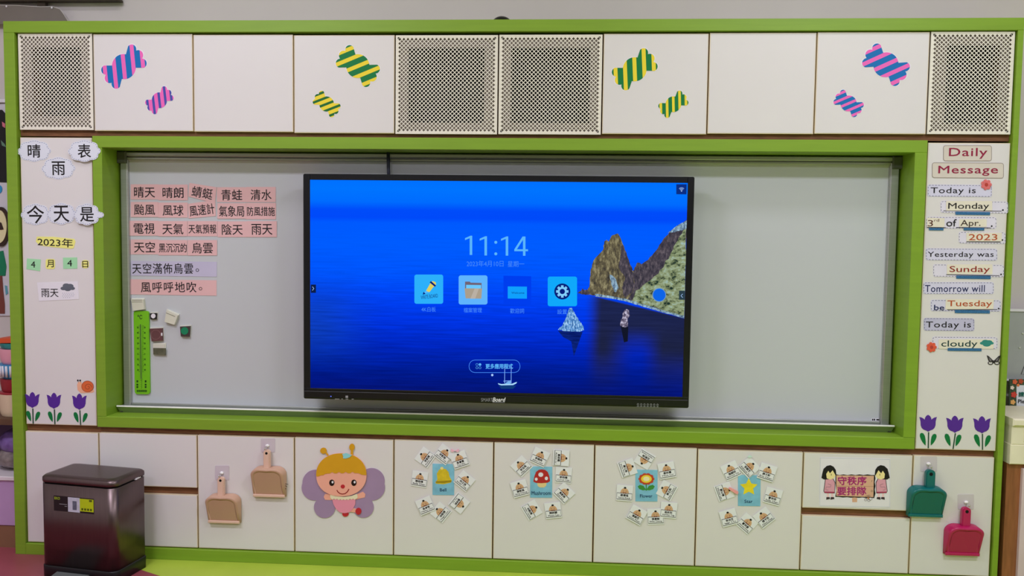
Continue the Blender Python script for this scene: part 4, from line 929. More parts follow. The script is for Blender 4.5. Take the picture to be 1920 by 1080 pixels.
def dustpan(x0, x1, y0, y1, hx, hw, hy0, m, ml, lab, side, skew=0., group=None, bristle=False):
    base = P((x0+x1)/2, y1, YD); t = empty('dustpan', base, lab, 'dustpan', 'dustpans hanging on the base cabinets')
    dt, db = .058, .014
    # front face position from the photo (centre plane), back ring against the door
    a, b = P(x0, (y0+y1)/2, -.03), P(x1, (y0+y1)/2, -.03); zt, zb = P((x0+x1)/2, y0, -.03).z, P((x0+x1)/2, y1, -.02).z
    W = b.x-a.x; cx = (a.x+b.x)/2; H = zt-zb
    prof = []
    ns = 9
    for k in range(ns): # rounded upper left, upper right
        an = PI-PI/2*k/(ns-1); prof.append((-W/2+W*.27+W*.27*math.cos(an), H*.74+H*.25*math.sin(an)))
    prof += [(-W*.12, H*.985), (0, H*.975), (W*.12, H*.985)]
    for k in range(ns):
        an = PI/2-PI/2*k/(ns-1); prof.append((W/2-W*.27+W*.27*math.cos(an), H*.74+H*.25*math.sin(an)))
    prof += [(W/2, H*.4), (W/2*1.0, 0), (-W/2*1.0, 0), (-W/2, H*.4)]
    n = len(prof); rings = []
    def ring(s, inset, yfun):
        r = []
        for x, z in prof:
            x2 = x*(1-inset/W*2); z2 = (z-H*.45)*(1-inset/H*2)+H*.45 if z > .01 else z+inset*.2
            r.append((cx+x2+s*skew*z2, yfun(z2), zb+z2))
        return r
    f1 = lambda z: YD-(mix2(db, dt, max(0, min(1, z/H))))
    rings = [ring(1, 0, lambda z: YD-.002), ring(1, .0015, lambda z: f1(z)+.006), ring(1, .005, lambda z: f1(z)+.0012), ring(1, .009, f1), ring(1, .016, lambda z: f1(z)+.0008)]
    q = MB(); vs = [p for r in rings for p in r]; fs = []
    for k in range(len(rings)-1):
        for i in range(n):
            j = (i+1) % n; fs.append((k*n+i, k*n+j, (k+1)*n+j, (k+1)*n+i))
    fs = [f[::-1] for f in fs]
    fs.append([(len(rings)-1)*n+i for i in range(n)])
    q.add(vs, fs, True); q.sm[-1] = False
    pan = q.build('pan', m, t)
    MB().bev(cx-W/2+.004, cx+W/2-.004, YD-db-.007, YD-db+.004, zb-.002, zb+H*.075, .002).build('lip', ml, t)
    hxw = P(hx, (hy0+y0)/2, -.02).x; hh = P(hw, 900, -.02).x-P(0, 900, -.02).x; zt2 = P(hx, hy0, -.02).z
    q = MB(); o_ = rrect(hxw-hh/2, hxw+hh/2, zt-.012, zt2, hh*.42, 5); q.plate(o_, YD-.030, YD-.014)
    o2 = rrect(hxw-hh/2+.003, hxw+hh/2-.003, zt-.012, zt2-.003, hh*.36, 5); q.plate(o2, YD-.033, YD-.0295); q.build('handle', ml, t)
    MB().plate(ell(hxw, zt2-hh*.45, hh*.2, hh*.2, 14), YD-.0334, YD-.033).build('hole_shade_disc', M_dark, t)  # dark disc laid on the handle for the shade in its hole
    if bristle:
        for dz in (0, .006, .014):
            c = P(x1-2, 905, -.01); q = MB(); q.tube([(c.x, -.012, c.z-dz), (c.x+.014, -.014, c.z-.008-dz*1.6+.004), (c.x+.024-dz, -.012, c.z-.006-dz*2)], .0011, 6); q.build('bristle', M_ink, t)
M_bei = mat('beige_plastic', (184, 148, 128), .4, var=.02); M_bei_lit = mat('lit_beige_plastic', (208, 176, 158), .4, var=.02)  # second beige is the same plastic, lightened where lip and handle catch light
M_teal = mat('teal_plastic', (0, 106, 106), .3, var=.02, gain=1.0, spec=.5); M_mag = mat('magenta_plastic', (186, 24, 92), .3, var=.02, gain=1.0, spec=.5)
hook(416.7, 886.5, 26.5, 27, 416, 889, 'clear adhesive hook holding the lower beige dustpan'); hook(502.5, 835, 26.5, 26, 501.5, 838, 'clear adhesive hook holding the upper beige dustpan')
hook(1741.5, 870, 31, 28, 1740.5, 872, 'clear adhesive hook holding the teal dustpan'); hook(1811, 941, 30, 28, 1811, 944, 'clear adhesive hook holding the pink dustpan')
dustpan(385.5, 447.5, 928, 981, 415, 11.5, 894.5, M_bei, M_bei_lit, 'lower beige dustpan hanging left on its cabinet door', 1)
dustpan(470.5, 533, 876, 932, 501, 11.5, 843.5, M_bei, M_bei_lit, 'upper beige dustpan with a few black bristles at its side', 1, bristle=True)
dustpan(1705.5, 1774, 913, 969.5, 1743.5, 15, 880.5, M_teal, M_teal, 'teal dustpan hanging near the right end of the cabinets', -1)
dustpan(1775.5, 1843.5, 985.5, 1042, 1810.5, 14, 951, M_mag, M_mag, 'bright pink dustpan hanging lowest at the right end', -1)

# ------------------------------------------------------------------ group cards and name cards
M_sky = mat('blue_card_print', (118, 176, 204), .45, var=.18, nscale=16)
def pic_card(x0, x1, y0, y1, word, tb, lab, ink=(16, 60, 100)):
    y = YD-.0016; t = empty('picture_card', P((x0+x1)/2, y1, y), lab, 'card', 'blue picture cards of the groups')
    MB().plate(ppts([(x0, y0), (x1, y0+.8), (x1-.4, y1+.4), (x0, y1)], y), y, YD-.0002).build('card_sheet', M_sky, t)
    text_p(word, *tb, y-.0006, mat('deep_blue_ink', ink, .6, gain=1.), t, bold=.012)
    return t, y-.0004
bt, y = pic_card(811, 851.8, 869.5, 928, 'Bell', (824.8, 837, 915.5, 921.5), 'blue picture card of a golden bell')
L_ = lambda pts, nm, m_, par, yy, d=.0004: MB().plate(ppts(pts, yy), yy, yy+d).build(nm, m_, par)
M_gold = mat('bell_gold', (200, 176, 40), .4, var=.15, nscale=40)
L_([(816, 905), (820, 899), (819, 888), (823, 881), (829, 878.5), (836, 879.5), (841, 885), (843, 894), (847, 901), (845, 905), (832, 908), (818, 907)], 'bell_body', M_gold, bt, y)
L_(pe(828.5, 878, 3, 2.6, 16), 'bell_knob', mat('bell_knob', (226, 206, 130), .4), bt, y-.0002); L_([(817, 902.5), (846, 900.5), (847, 903.5), (832, 906), (817.5, 905.5)], 'bell_rim', mat('bell_rim', (150, 128, 24), .4), bt, y-.0003)
mt, y = pic_card(994, 1035.5, 874.5, 933, 'Mushroom', (996.8, 1033, 921, 928), 'blue picture card of a red mushroom')
L_([(1006.5, 900), (1008, 911), (1012, 914), (1020, 914), (1024, 911), (1025.5, 900)], 'mushroom_stem', mat('mushroom_cream', (214, 190, 136), .6), mt, y)
L_([(1000, 903), (1002, 893), (1005, 885), (1010, 881), (1016, 880), (1022, 881), (1027, 885), (1030, 893), (1031.5, 902), (1027, 905), (1016, 906), (1005, 905.5)], 'mushroom_cap', mat('mushroom_red', (168, 38, 38), .5), mt, y-.0003)
L_(pe(1014, 890, 4.6, 4.2, 18), 'cap_spot', M_paper, mt, y-.0006); L_(pe(1024.5, 897, 3, 3.4, 18), 'cap_spot', M_paper, mt, y-.0006); L_(pe(1005.5, 898.5, 2.6, 3, 18), 'cap_spot', M_paper, mt, y-.0006)
ft, y = pic_card(1191.4, 1233, 880.6, 940, 'Flower', (1200, 1223, 927, 933), 'blue picture card of a red and yellow flower')
M_lf = mat('card_leaf_green', (56, 132, 56), .6)
L_([(1210.6, 905), (1212.6, 905), (1212.8, 920), (1210.8, 920)], 'flower_stem', M_lf, ft, y)
for s in (-1, 1): L_([(1211.7, 918.5), (1211.7+s*5, 911), (1211.7+s*12, 909), (1211.7+s*16, 912), (1211.7+s*13, 917), (1211.7+s*6, 919.5)], 'flower_leaf', M_lf, ft, y-.0002)
L_([(1212+x*15, 898-z*11) for x, z in star_union([(.7*math.cos(2*PI*k/10), .7*math.sin(2*PI*k/10), .3) for k in range(10)], .7)], 'flower_petals', mat('flower_rust', (178, 62, 38), .6), ft, y-.0004)
L_(pe(1212, 898, 10, 7.3), 'flower_ring', mat('flower_yellow', (232, 196, 52), .6), ft, y-.0007); L_(pe(1212, 898, 6, 4.4), 'flower_centre', mat('flower_cream', (226, 216, 170), .6), ft, y-.001)
st, y = pic_card(1383.8, 1426, 890.6, 948.6, 'Star', (1396, 1411, 937, 943), 'blue picture card of a yellow star')
L_([(1404+(17 if k % 2 == 0 else 8.4)*math.sin(PI*k/5)*1.02, 913.5-(17 if k % 2 == 0 else 8.4)*math.cos(PI*k/5)) for k in range(10)], 'star_shape', mat('star_yellow', (236, 202, 40), .5, var=.12, nscale=30), st, y)

# a name card, built once about its own middle in the x-z plane
M_nc = mat('name_card_paper', (216, 218, 224), .5, var=.03); M_face = mat('baby_tan', (196, 156, 120), .6); M_bow = mat('bow_maroon', (120, 34, 26), .6, gain=1.)
def name_proto(cs, es):
    h = .0355; t = bpy.data.objects.new('name_card', None); COL.objects.link(t)
    B = lambda mb, nm, m_: mb.build(nm, m_, t)
    B(MB().plate([(-h, -h), (h, -h), (h, h), (-h, h)], -.0008, 0), 'card_sheet', M_nc)
    B(MB().plate([(-.9*h, h*.02)]+[(x, z) for x, z in ell(0, .02*h, .56*h, .62*h, 18, 0, PI)][::1], -.0011, -.0008) if False else MB().plate(ell(0, .0*h, .52*h, .62*h, 18, 0, PI), -.0012, -.0008), 'face', M_face)
    B(MB().plate(ell(.02*h, .66*h, .15*h, .12*h, 10), -.0014, -.0008), 'hair_tuft', M_ink)
    for s in (-1, 1): B(MB().plate(ell(s*.18*h, .25*h, .035*h, .05*h, 8), -.0015, -.0012), 'eye', M_ink)
    B(MB().plate([(-.92*h, -.80*h), (.92*h, -.80*h), (.92*h, -.02*h), (-.92*h, -.02*h)], -.0016, -.0008), 'name_box', M_nc)
    q = MB(); stroke([(-.92*h, -.80*h), (.92*h, -.80*h), (.92*h, -.02*h), (-.92*h, -.02*h)], .0023, -.0018, q, True); B(q, 'box_outline', M_ink)
    B(MB().plate([(-.18*h, .10*h), (0, .03*h), (.18*h, .10*h), (.18*h, -.08*h), (0, 0), (-.18*h, -.08*h)], -.0022, -.0018), 'bow_tie', M_bow)
    return t
def name_text(t, cs, es):
    h = .0355; q = MB(); text_w(cs, 0, -.28*h, .95*h, .30*h, -.0019, None, None, bold=.03, mb=q); text_w(es, 0, -.6*h, min(1.5*h, .17*h*len(es)), .20*h, -.0019, None, None, bold=.02, mb=q)
    q.build('name_lettering', M_ink, t)
SETS = {
 'bell': ((831, 898), [(797.5, 857.5, 55, '李凱晴', 'Kelly Lee'), (832.5, 851.7, -37, '李凱琳', 'Jamie Tse'), (861.7, 862, 20, '吳睿喬', 'Yui Wu'), (786.7, 898.3, -7, '陳皓晴', 'Bella Chan'), (870.8, 901.7, -38, '林正信', 'Jayden Tung'), (797.5, 948, 24, '吳卓希', 'Hailey Chu'), (826.7, 960.8, 52, '林凱晴', 'Megan Lam'), (860.8, 943.3, -127, '黃梓軒', 'Yu Li')]),
 'mushroom': ((1014.5, 904), [(978, 874.3, 45, '李洛瑤', 'Mia Lee'), (1011.8, 857, -23, '李曉希', 'Jake Lee'), (1052, 858.5, -92, '鄭啟鏗', 'Anson Li'), (1056.7, 890.8, -3, '李梓晴', 'Cyrus Lee'), (1057.4, 924.6, -44, '黃凱琳', 'Emi Lo'), (974.8, 916, 17, '葉凱瑤', 'Shing Cheung'), (996.9, 956, -58, '林凱晴', 'Aiden Leung'), (1037, 957, 8, '陳詩穎', 'Moon Lau')]),
 'flower': ((1212, 910), [(1208.7, 860.7, 150, '呂凱琳', 'Hanna Cheung'), (1176.4, 877.2, -70, '黃江希', 'Jamie Wong'), (1250.4, 882, 12, '蔡梓熹', 'Miya Lui'), (1250.4, 919.7, 63, '黃正熙', 'Ivan Chow'), (1171, 924.4, -3, '劉倩瑤', 'Yannis Kwok'), (1193.7, 965.4, -28, '潘穎芝', 'Coco Poon'), (1229.2, 968.5, 4, '張善敏', 'Esther Cheung'), (1253.6, 956.5, -4, '吳昕彤', 'Ashley Ng')]),
 'star': ((1405, 920), [(1370.6, 882.5, 27, '施穎妍', 'Bonnie Yip'), (1404.4, 876.2, -46, '李穎芝', 'Edison Li'), (1438.2, 885.6, -16, '陳子軒', 'Eric Chan'), (1358, 921.8, -69, '劉以晴', 'Winnie Lau'), (1449.2, 930.5, -14, '曹梓菲', 'Sofia Chan'), (1366.6, 970.6, 17, '李沛芝', 'Iggi Liu'), (1400.5, 981.6, -40, '曹梓睿', 'Antonia Chung'), (1432.7, 970.6, 40, '陳予彤', 'Chloe Chan')])}
proto = None
def copy_tree(o, parent=None):
    c = o.copy(); COL.objects.link(c); c.parent = parent
    for ch in o.children: copy_tree(ch, c)
    return c
HR = ['twelve', 'one', 'two', 'three', 'four', 'five', 'six', 'seven', 'eight', 'nine', 'ten', 'eleven']
proto = name_proto('', ''); proto_kids = list(proto.children); used = False
bare = proto
for nm, (ctr, cards) in SETS.items():
    hours = []
    for i, (a, b, rot, cs, es) in enumerate(cards):
        ang = math.degrees(math.atan2(a-ctr[0], ctr[1]-b)) % 360; hours.append(ang)
    order = sorted(range(len(cards)), key=lambda i: hours[i])
    for i, (a, b, rot, cs, es) in enumerate(cards):
        if used:
            t = bare.copy(); COL.objects.link(t)
            for ch in proto_kids:
                c2 = ch.copy(); COL.objects.link(c2); c2.parent = t
        else: t = bare; used = True
        t.location = (0, 0, 0); t.rotation_euler = (0, 0, 0)
        name_text(t, cs, es)
        y = YD-.0018-.0011*(i % 3); c = P(a, b, y)
        t.location = (c.x, y, c.z); t.rotation_euler = (0, -math.radians(rot), 0)
        h = round(hours[i]/30) % 12
        same = [j for j in range(len(cards)) if round(hours[j]/30) % 12 == h]
        ex = ''
        if len(same) > 1:
            r = sorted(same, key=lambda j: hours[j]).index(i); ex = (', first clockwise,', ', second clockwise,')[min(r, 1)]
        tag(t, 'white name card with baby face at %s o\'clock%s around the %s card' % (HR[h], ex, nm), 'card', 'name cards around the %s card' % nm)
# small hair clips / pegs stuck with the cards
t = empty('paper_bow', P(853, 848, -.004), 'tiny pink paper bow above the bell card between two name cards', 'decoration')
for s in (-1, 1): MB().plate(ppts([(853, 845), (853+s*7, 841.5), (853+s*8, 846), (853+s*5, 848)], -.005), -.006, -.003).build('bow_loop', mat('pale_pink_paper', (222, 170, 190), .6), t)
t = empty('pink_peg', P(1376, 921, -.006), 'small pink peg between a name card and the star card', 'peg')
MB().plate(ppts([(1366.5, 914.5), (1369.5, 914), (1384.5, 922), (1383.5, 926.5), (1380, 926), (1366.5, 917.5)], -.006), -.008, -.002).build('peg_body', mat('salmon_peg', (226, 150, 150), .5), t)
t = empty('paper_tip', P(1405.5, 858, -.003), 'tiny pale mint paper triangle at the top of the star group', 'decoration')
MB().plate(ppts([(1401, 857), (1405.5, 852.5), (1411, 856.5), (1406, 858.5)], -.003), -.004, -.0025).build('folded_sheet', mat('pale_mint', (190, 214, 206), .6), t)

# ------------------------------------------------------------------ queue poster
y = YD-.0014
t = empty('queue_poster', P(1603, 952, y), 'white poster of two girls holding a wooden sign about queueing in order', 'poster')
MB().plate(ppts([(1537.5, 857.3), (1600, 858.5), (1669.5, 860.5), (1669.5, 951.5), (1640, 952.5), (1590, 951), (1536, 949.3)], y), y, YD-.0002).build('poster_sheet', mat('glossy_poster', (216, 212, 226), .3, var=.02, spec=.5), t)
q_ = MB(); stroke(ppts([(1538.5, 858.5), (1668.3, 861.6), (1668.3, 950.3), (1537.3, 948)], y), .0014, y-.0001, q_, True); q_.build('laminate_edge', mat('laminate_edge', (160, 172, 190), .4), t)
T_ = lambda pts, nm, m_, k, par=t: MB().plate(ppts(pts, y), y-.0002*k, y-.0002*k+.0001).build(nm, m_, par)
M_pl = mat('poster_plank', (204, 160, 136), .6, var=.04); M_out = M_ink; M_pp = mat('poster_pink', (208, 148, 168), .6); M_mag2 = mat('poster_magenta', (172, 40, 118), .6, gain=1.)
T_([(1597.5, 932), (1607.5, 932), (1607, 941.5), (1598, 941.5)], 'sign_post', M_pl, 1)
T_([(1566.5, 889)]+[(1566.5+k*7.5, 889.4+(k % 2)*1.2) for k in range(1, 10)]+[(1640.5, 890.5)]+[(1640+(k % 2)*1.5, 890+k*7) for k in range(1, 6)]+[(1639, 934)]+[(1639-k*7.3, 934-(k % 2)*.8-k*.15) for k in range(1, 10)]+[(1566, 931.5), (1568, 920), (1566.3, 906)], 'sign_plank', M_out, 2)
T_([(1568, 891), (1638.5, 892), (1637.5, 932), (1568, 929.8)], 'sign_plank', M_pl, 3)
q_ = MB(); stroke(ppts([(1568, 911), (1600, 911.6), (1638, 912)], y), .0012, y-.0007, q_); q_.build('plank_gap', mat('plank_gap', (150, 96, 66), .6, gain=1.), t)
text_p('守秩序', 1571, 1624.5, 893.5, 909.5, y-.0008, M_mag2, t, bold=.035, name='characters'); text_p('要排隊', 1570, 1624, 913, 928.5, y-.0008, M_mag2, t, bold=.035, name='characters')
q_ = MB(); stroke(pell(1634.5, 920.5, 1.5, 1.7, y, 8), .0011, y-.0008, q_, True); stroke(ppts([(1635, 900), (1634, 903.5)], y), .0011, y-.0008, q_); q_.build('knot_mark', M_ink, t)
for s, cx in ((1, 1554), (-1, 1654)):
    X = lambda d: cx+s*d
    T_([(X(-5), 938), (X(5), 925), (X(12), 925), (X(14), 933), (X(11), 936), (X(2), 937)], 'leg', M_ink, 1) if False else None
    for d0, d1 in ((-4, 0), (4, 8)):
        T_([(X(d0), 920), (X(d1), 920), (X(d1+.6), 933), (X(d0+.4), 933)], 'sock', mat('sock_pink', (226, 190, 196), .6), 1)
        T_([(X(d0-.5), 932), (X(d1+1.5), 932), (X(d1+2.5), 935.5), (X(d0-1), 937)], 'shoe', mat('shoe_dark', (60, 46, 56), .6, gain=1.), 2)
    T_([(X(-7), 898), (X(8), 897), (X(12), 904), (X(11.5), 920), (X(11), 925), (X(-8), 924.5), (X(-10), 921)], 'coat', M_ink, 3)
    T_([(X(-6), 899), (X(7.5), 898), (X(11), 905), (X(10.5), 922), (X(-9), 921.5)], 'coat', M_pp, 4)
    T_([(X(-8.6), 921.8), (X(10.6), 922.2), (X(10.3), 924.3), (X(-8), 924)], 'coat_hem', mat('hem_crimson', (172, 60, 96), .6), 4)
    q_ = MB(); stroke(ppts([(X(-2), 907), (X(4), 909), (X(3), 913), (X(-5), 913), (X(-6), 918), (X(-1), 919)], y), .0011, y-.0010, q_); q_.build('sleeve_outline', M_ink, t)
    T_([(X(x), 887+zz) for x, zz in ((-14, 9), (-12, -1), (-10, -8), (-4, -13.5), (3, -15), (9, -12), (13, -6), (14, 3), (9, 7), (-4, 11), (-9, 12))], 'hair', M_ink, 5)
    T_([(X(x), 890.5+zz) for x, zz in ((-5, -2), (-1, -8), (2, -3), (7, -9), (11, -2), (12.5, 1), (9, 6.5), (2, 8.5), (-4, 6))], 'face', mat('poster_skin', (228, 208, 150), .6), 6)
    T_([(X(4), 888), (X(5), 888), (X(5), 891.5), (X(4), 891.5)], 'eye', M_ink, 7)
q_ = MB()
for a, b, r in ((1626, 932, 3.2), (1632, 935, 3.2), (1629, 938, 2.4), (1623, 937, 2.4), (1629, 930, 2.2)): stroke(pell(a, b, r, r*.9, y, 10), .0012, y-.0011, q_, True)
q_.build('flower_outline', mat('poster_brown', (96, 64, 60), .6, gain=1.), t)
T_(pe(1628, 934, 2, 1.6, 12), 'flower_centre', mat('poster_orange', (214, 140, 90), .6), 5)

# ------------------------------------------------------------------ pedal bin
bx, by, ba, bw, bd, bh = .067, -.160, -.15, .366, .205, .443
t = empty('pedal_bin', (bx, by, 0), 'dark stainless steel rectangular pedal bin standing at the left end', 'bin')
def rr_ring(w_, d_, r, n=7):
    o = []
    for cx, cy, a in ((w_/2-r, d_/2-r*.45, 0), (-w_/2+r, d_/2-r*.45, PI/2), (-w_/2+r, -d_/2+r, PI), (w_/2-r, -d_/2+r, 1.5*PI)):
        ry = r if cy < 0 else r*.45
        o += [(cx+r*math.cos(a+PI/2*i/n), cy+ry*math.sin(a+PI/2*i/n)) for i in range(n+1)]
    return o
def loft(levels, nm, m_, cap0=True, cap1=True):
    q = MB(); n = None
    for w_, d_, r, z in levels:
        R_ = rr_ring(w_, d_, r); n = len(R_)
        q.v += [Vector((bx+x*math.cos(ba)-yy*math.sin(ba), by+x*math.sin(ba)+yy*math.cos(ba), z)) for x, yy in R_]
    for k in range(len(levels)-1):
        for i in range(n):
            j = (i+1) % n; q.f.append((k*n+i, k*n+j, (k+1)*n+j, (k+1)*n+i)); q.sm.append(True)
    if cap0: q.f.append(list(range(n))[::-1]); q.sm.append(False)
    if cap1: q.f.append([(len(levels)-1)*n+i for i in range(n)]); q.sm.append(False)
    return q.build(nm, m_, t)
M_steel = mat('black_stainless_steel', (104, 90, 91), .36, metal=1., var=.05, nscale=12, stretch=(12, 12, .4), gain=1.1)
loft([(bw+.004, bd+.004, .036, 0), (bw+.006, bd+.006, .036, .05), (bw+.001, bd+.001, .035, .054)], 'base_ring', M_black)
loft([(bw, bd, .035, .054), (bw, bd, .035, bh-.034)], 'body', M_steel)
loft([(bw-.012, bd-.012, .03, bh-.034), (bw-.012, bd-.012, .03, bh-.027)], 'rim_gap', M_dark)
loft([(bw+.002, bd+.002, .036, bh-.027), (bw+.004, bd+.004, .037, bh-.020), (bw+.002, bd+.002, .036, bh-.008), (bw-.012, bd-.012, .034, bh-.001), (bw-.05, bd-.05, .03, bh+.002)], 'lid', M_steel)
def bl(x, yy, z): return Vector((bx+x*math.cos(ba)-yy*math.sin(ba), by+x*math.sin(ba)+yy*math.cos(ba), z))
fy = -bd/2-.0008
def bquad(x0, x1, z0, z1, nm, m_, k=0): 
    return MB().add([bl(x0, fy-k*.0003, z0), bl(x1, fy-k*.0003, z0), bl(x1, fy-k*.0003, z1), bl(x0, fy-k*.0003, z1)], [(0, 1, 2, 3)]).build(nm, m_, t)
lx0, lx1, lz0, lz1 = -.110, .086, .296, .362
def zsk(x): return 0
bquad(lx0, lx1, lz0, lz1, 'sticker_black', mat('sticker_black', (30, 26, 30), .4, gain=1.))
bquad(lx0+.07, lx0+.128, lz0+.001, lz1-.002, 'sticker_photo', mat('sticker_grey', (176, 180, 196), .4, var=.1, nscale=40), 1)
bquad(lx0+.128, lx1-.001, lz0+.008, lz1-.004, 'sticker_lime', mat('sticker_lime', (168, 186, 20), .4), 1)
q_ = MB(); zc = (lz0+lz1)/2; q_.add([bl(lx0+.093, fy-.0008, zc-.022), bl(lx0+.113, fy-.0008, zc-.022), bl(lx0+.113, fy-.0008, zc+.016), bl(lx0+.093, fy-.0008, zc+.016)], [(0, 1, 2, 3)]); q_.build('printed_bin', mat('printed_bin', (90, 96, 112), .4, var=.3, nscale=30), t)
def btext(s_, cx, cz, wd, ht, m_, bold=.02):
    vs, fs, a, b = font_mesh(s_, bold, 1.); q = MB(); q.add([bl(cx+x*wd, fy-.001, cz+yy*ht) for x, yy in vs], fs); q.build('label_lettering', m_, t)
btext('EKO', lx0+.018, lz1-.011, .026, .011, mat('lime_print', (170, 196, 40), .5)); 
q_ = MB()
for a, b, c in ((.028, .066, .030), (.054, .066, .022)): q_.add([bl(lx0+a, fy-.001, lz0+c), bl(lx0+b, fy-.001, lz0+c), bl(lx0+b, fy-.001, lz0+c+.0025), bl(lx0+a, fy-.001, lz0+c+.0025)], [(0, 1, 2, 3)])
q_.build('label_lines', M_mark, t)
q_ = MB()
for k in range(4): q_.add([bl(lx0+.136+k*.014, fy-.001, lz0+.013), bl(lx0+.145+k*.014, fy-.001, lz0+.013), bl(lx0+.145+k*.014, fy-.001, lz0+.022), bl(lx0+.136+k*.014, fy-.001, lz0+.022)], [(0, 1, 2, 3)])
q_.build('label_symbols', mat('olive_print', (80, 92, 10), .5, gain=1.), t, kind='stuff')
q_ = MB(); q_.add([bl(lx1-.022, fy-.001, lz1-.014), bl(lx1-.008, fy-.001, lz1-.014), bl(lx1-.008, fy-.001, lz1-.006), bl(lx1-.022, fy-.001, lz1-.006)], [(0, 1, 2, 3)])
q_.build('label_mark', mat('olive_print', (80, 92, 10), .5, gain=1.), t)
q_ = MB()
for k in range(9): pass
pv = []
for (x, yy) in ((-.10, -.10), (-.085, -.165), (.045, -.165), (.06, -.10)): pv.append((x, yy))
q_.add([bl(x, yy, .022) for x, yy in pv]+[bl(x, yy, .032) for x, yy in pv], [(3, 2, 1, 0)[::-1], (4, 5, 6, 7), (0, 1, 5, 4), (1, 2, 6, 5), (2, 3, 7, 6), (3, 0, 4, 7)]); q_.build('pedal', mat('grey_pedal', (96, 100, 100), .4), t)
c = bl(bw/2-.004, .05, bh-.028); MB().box(c.x-.004, c.x+.006, c.y-.02, c.y+.02, c.z-.004, c.z+.003).build('hinge_clip', M_paper, t)

# ------------------------------------------------------------------ top: air conditioner, dome
ay = .325
t = empty('air_conditioner', P(60, 5, ay), 'grey ceiling fan coil unit jutting over the left top corner of the cabinets', 'air conditioner')
M_ac = mat('taupe_grey_metal', (118, 108, 98), .6, var=.04, gain=1.0); a_ = P(222, 4, ay)
a_.z += .013
MB().bev(X0+.05, a_.x, ay, .36, a_.z, a_.z+.22, .004).build('housing', M_ac, t)
MB().bev(X0+.05, a_.x+.004, ay-.004, .36, a_.z-.006, a_.z+.001, .001).build('bottom_lip', mat('dark_taupe', (70, 60, 50), .7, gain=1.), t)
c = P(77, 7, .34); MB().box(c.x-.02, c.x+.02, .34, .36, P(77, 14, .34).z, a_.z-.001).build('bracket', mat('dark_taupe', (70, 60, 50), .7, gain=1.), t)
dp = [(-60, 8), (0, 9.5), (30, 10), (75, 12.5), (98, 12), (112, 17), (119, 26), (128.5, 41), (129, 45), (-60, 45)]
MB().plate(ppts(dp, .33), .33, .334).build('air_deflector', mat('smoky_acrylic', (124, 117, 112), .25, var=.05, gain=1.0, spec=.5), t)
q_ = MB(); stroke(ppts(dp[1:8], .329), .0022, .329, q_); q_.build('deflector_edge', mat('pale_edge', (190, 188, 184), .4), t)
for a, b in ((12, 12), (97, 14.5)): MB().dome(P(a, b, .327), .005, .003, .005, 10, 6).build('deflector_screw', M_paper, t)
c = P(941, 31, .14); t = empty('dome_camera', (c.x, .14, FZ1), 'black dome standing on top of the green surround in the middle', 'camera')
MB().dome((c.x, .14, FZ1+.012), .048, .048, c.z-FZ1-.012, 28, 10, True).build('dome', M_black, t)
MB().tube([(c.x, .14, FZ1), (c.x, .14, FZ1+.012)], .04, 24).build('foot', M_black, t)

# ------------------------------------------------------------------ left neighbour: display wall and shelf
WYl = Y1-.002
SX_R = FX0-.02
MB().box(X0+.01, P(9, 192, WYl).x+.03, Y1-.02, Y1, P(5, 193, WYl).z, P(5, 187, WYl).z).build('trim_1', M_paper, kind='structure')
def wl(pts, nm, m_, lab, cat, th=.003, yb=None, group=None):
    yb = yb if yb is not None else Y1; yf = yb-th
    return MB().plate(ppts(pts, yf), yf, yb).build(nm, m_, label=lab, cat=cat, group=group)
t = empty('display_sheet', P(0, 592, Y1-.01), 'pale lilac display sheet on the wall left of the green surround', 'poster')
MB().plate(ppts([(-60, 195), (34, 195), (40, 592), (-60, 592)], Y1-.008), Y1-.008, Y1-.0005).build('backing_sheet', mat('pale_lilac_sheet', (196, 194, 206), .7), t)
def ds(pts, nm, m_, k): return MB().plate(ppts(pts, Y1-.01), Y1-.01-.001*k, Y1-.009).build(nm, m_, t)
ds([(-60, 205), (4, 206), (12, 215), (13, 342), (-60, 340)], 'black_felt', mat('black_felt', (40, 38, 42), .9, gain=1.), 1)
ds([(4, 228), (10, 232), (10, 240), (5, 237)], 'pink_leaf', mat('leaf_pink', (200, 110, 130), .7), 2); ds([(2, 263), (9, 270), (12, 276), (4, 273)], 'sage_leaf', mat('leaf_sage', (96, 128, 112), .7), 2)
ds(pe(-2, 355, 6, 8), 'blue_dot', mat('dot_blue', (44, 140, 196), .6), 1)
ds([(-20, 474), (6, 470), (9, 484), (12, 500), (10, 517), (-20, 517)], 'tree_crown', mat('tree_green', (20, 116, 82), .7), 1)
ds([(-20, 517), (4, 517), (6, 545), (9, 570), (9, 588), (-20, 588)], 'tree_trunk', mat('trunk_brown', (112, 58, 50), .7), 1)
ds([(9, 535), (13, 536), (15, 550), (11, 553)], 'small_picture', mat('small_teal', (90, 150, 170), .6), 1)
t2 = empty('paper_mask', P(2, 462, Y1-.02), 'cream and dark brown paper mask on the lilac display sheet', 'decoration')
yy = Y1-.02
MB().plate(pell(1, 425, 16, 37, yy), yy, yy+.008).build('mask_rim', mat('mask_brown', (58, 38, 34), .6, gain=1.), t2); MB().plate(pell(-1, 425, 14.2, 31, yy), yy-.004, yy).build('mask_face', mat('mask_cream', (214, 204, 164), .6), t2)
MB().plate(ppts([(-2, 415), (4, 418), (8, 430), (2, 431), (-3, 425)], yy), yy-.007, yy-.004).build('mask_eye', mat('mask_brown', (58, 38, 34), .6, gain=1.), t2)
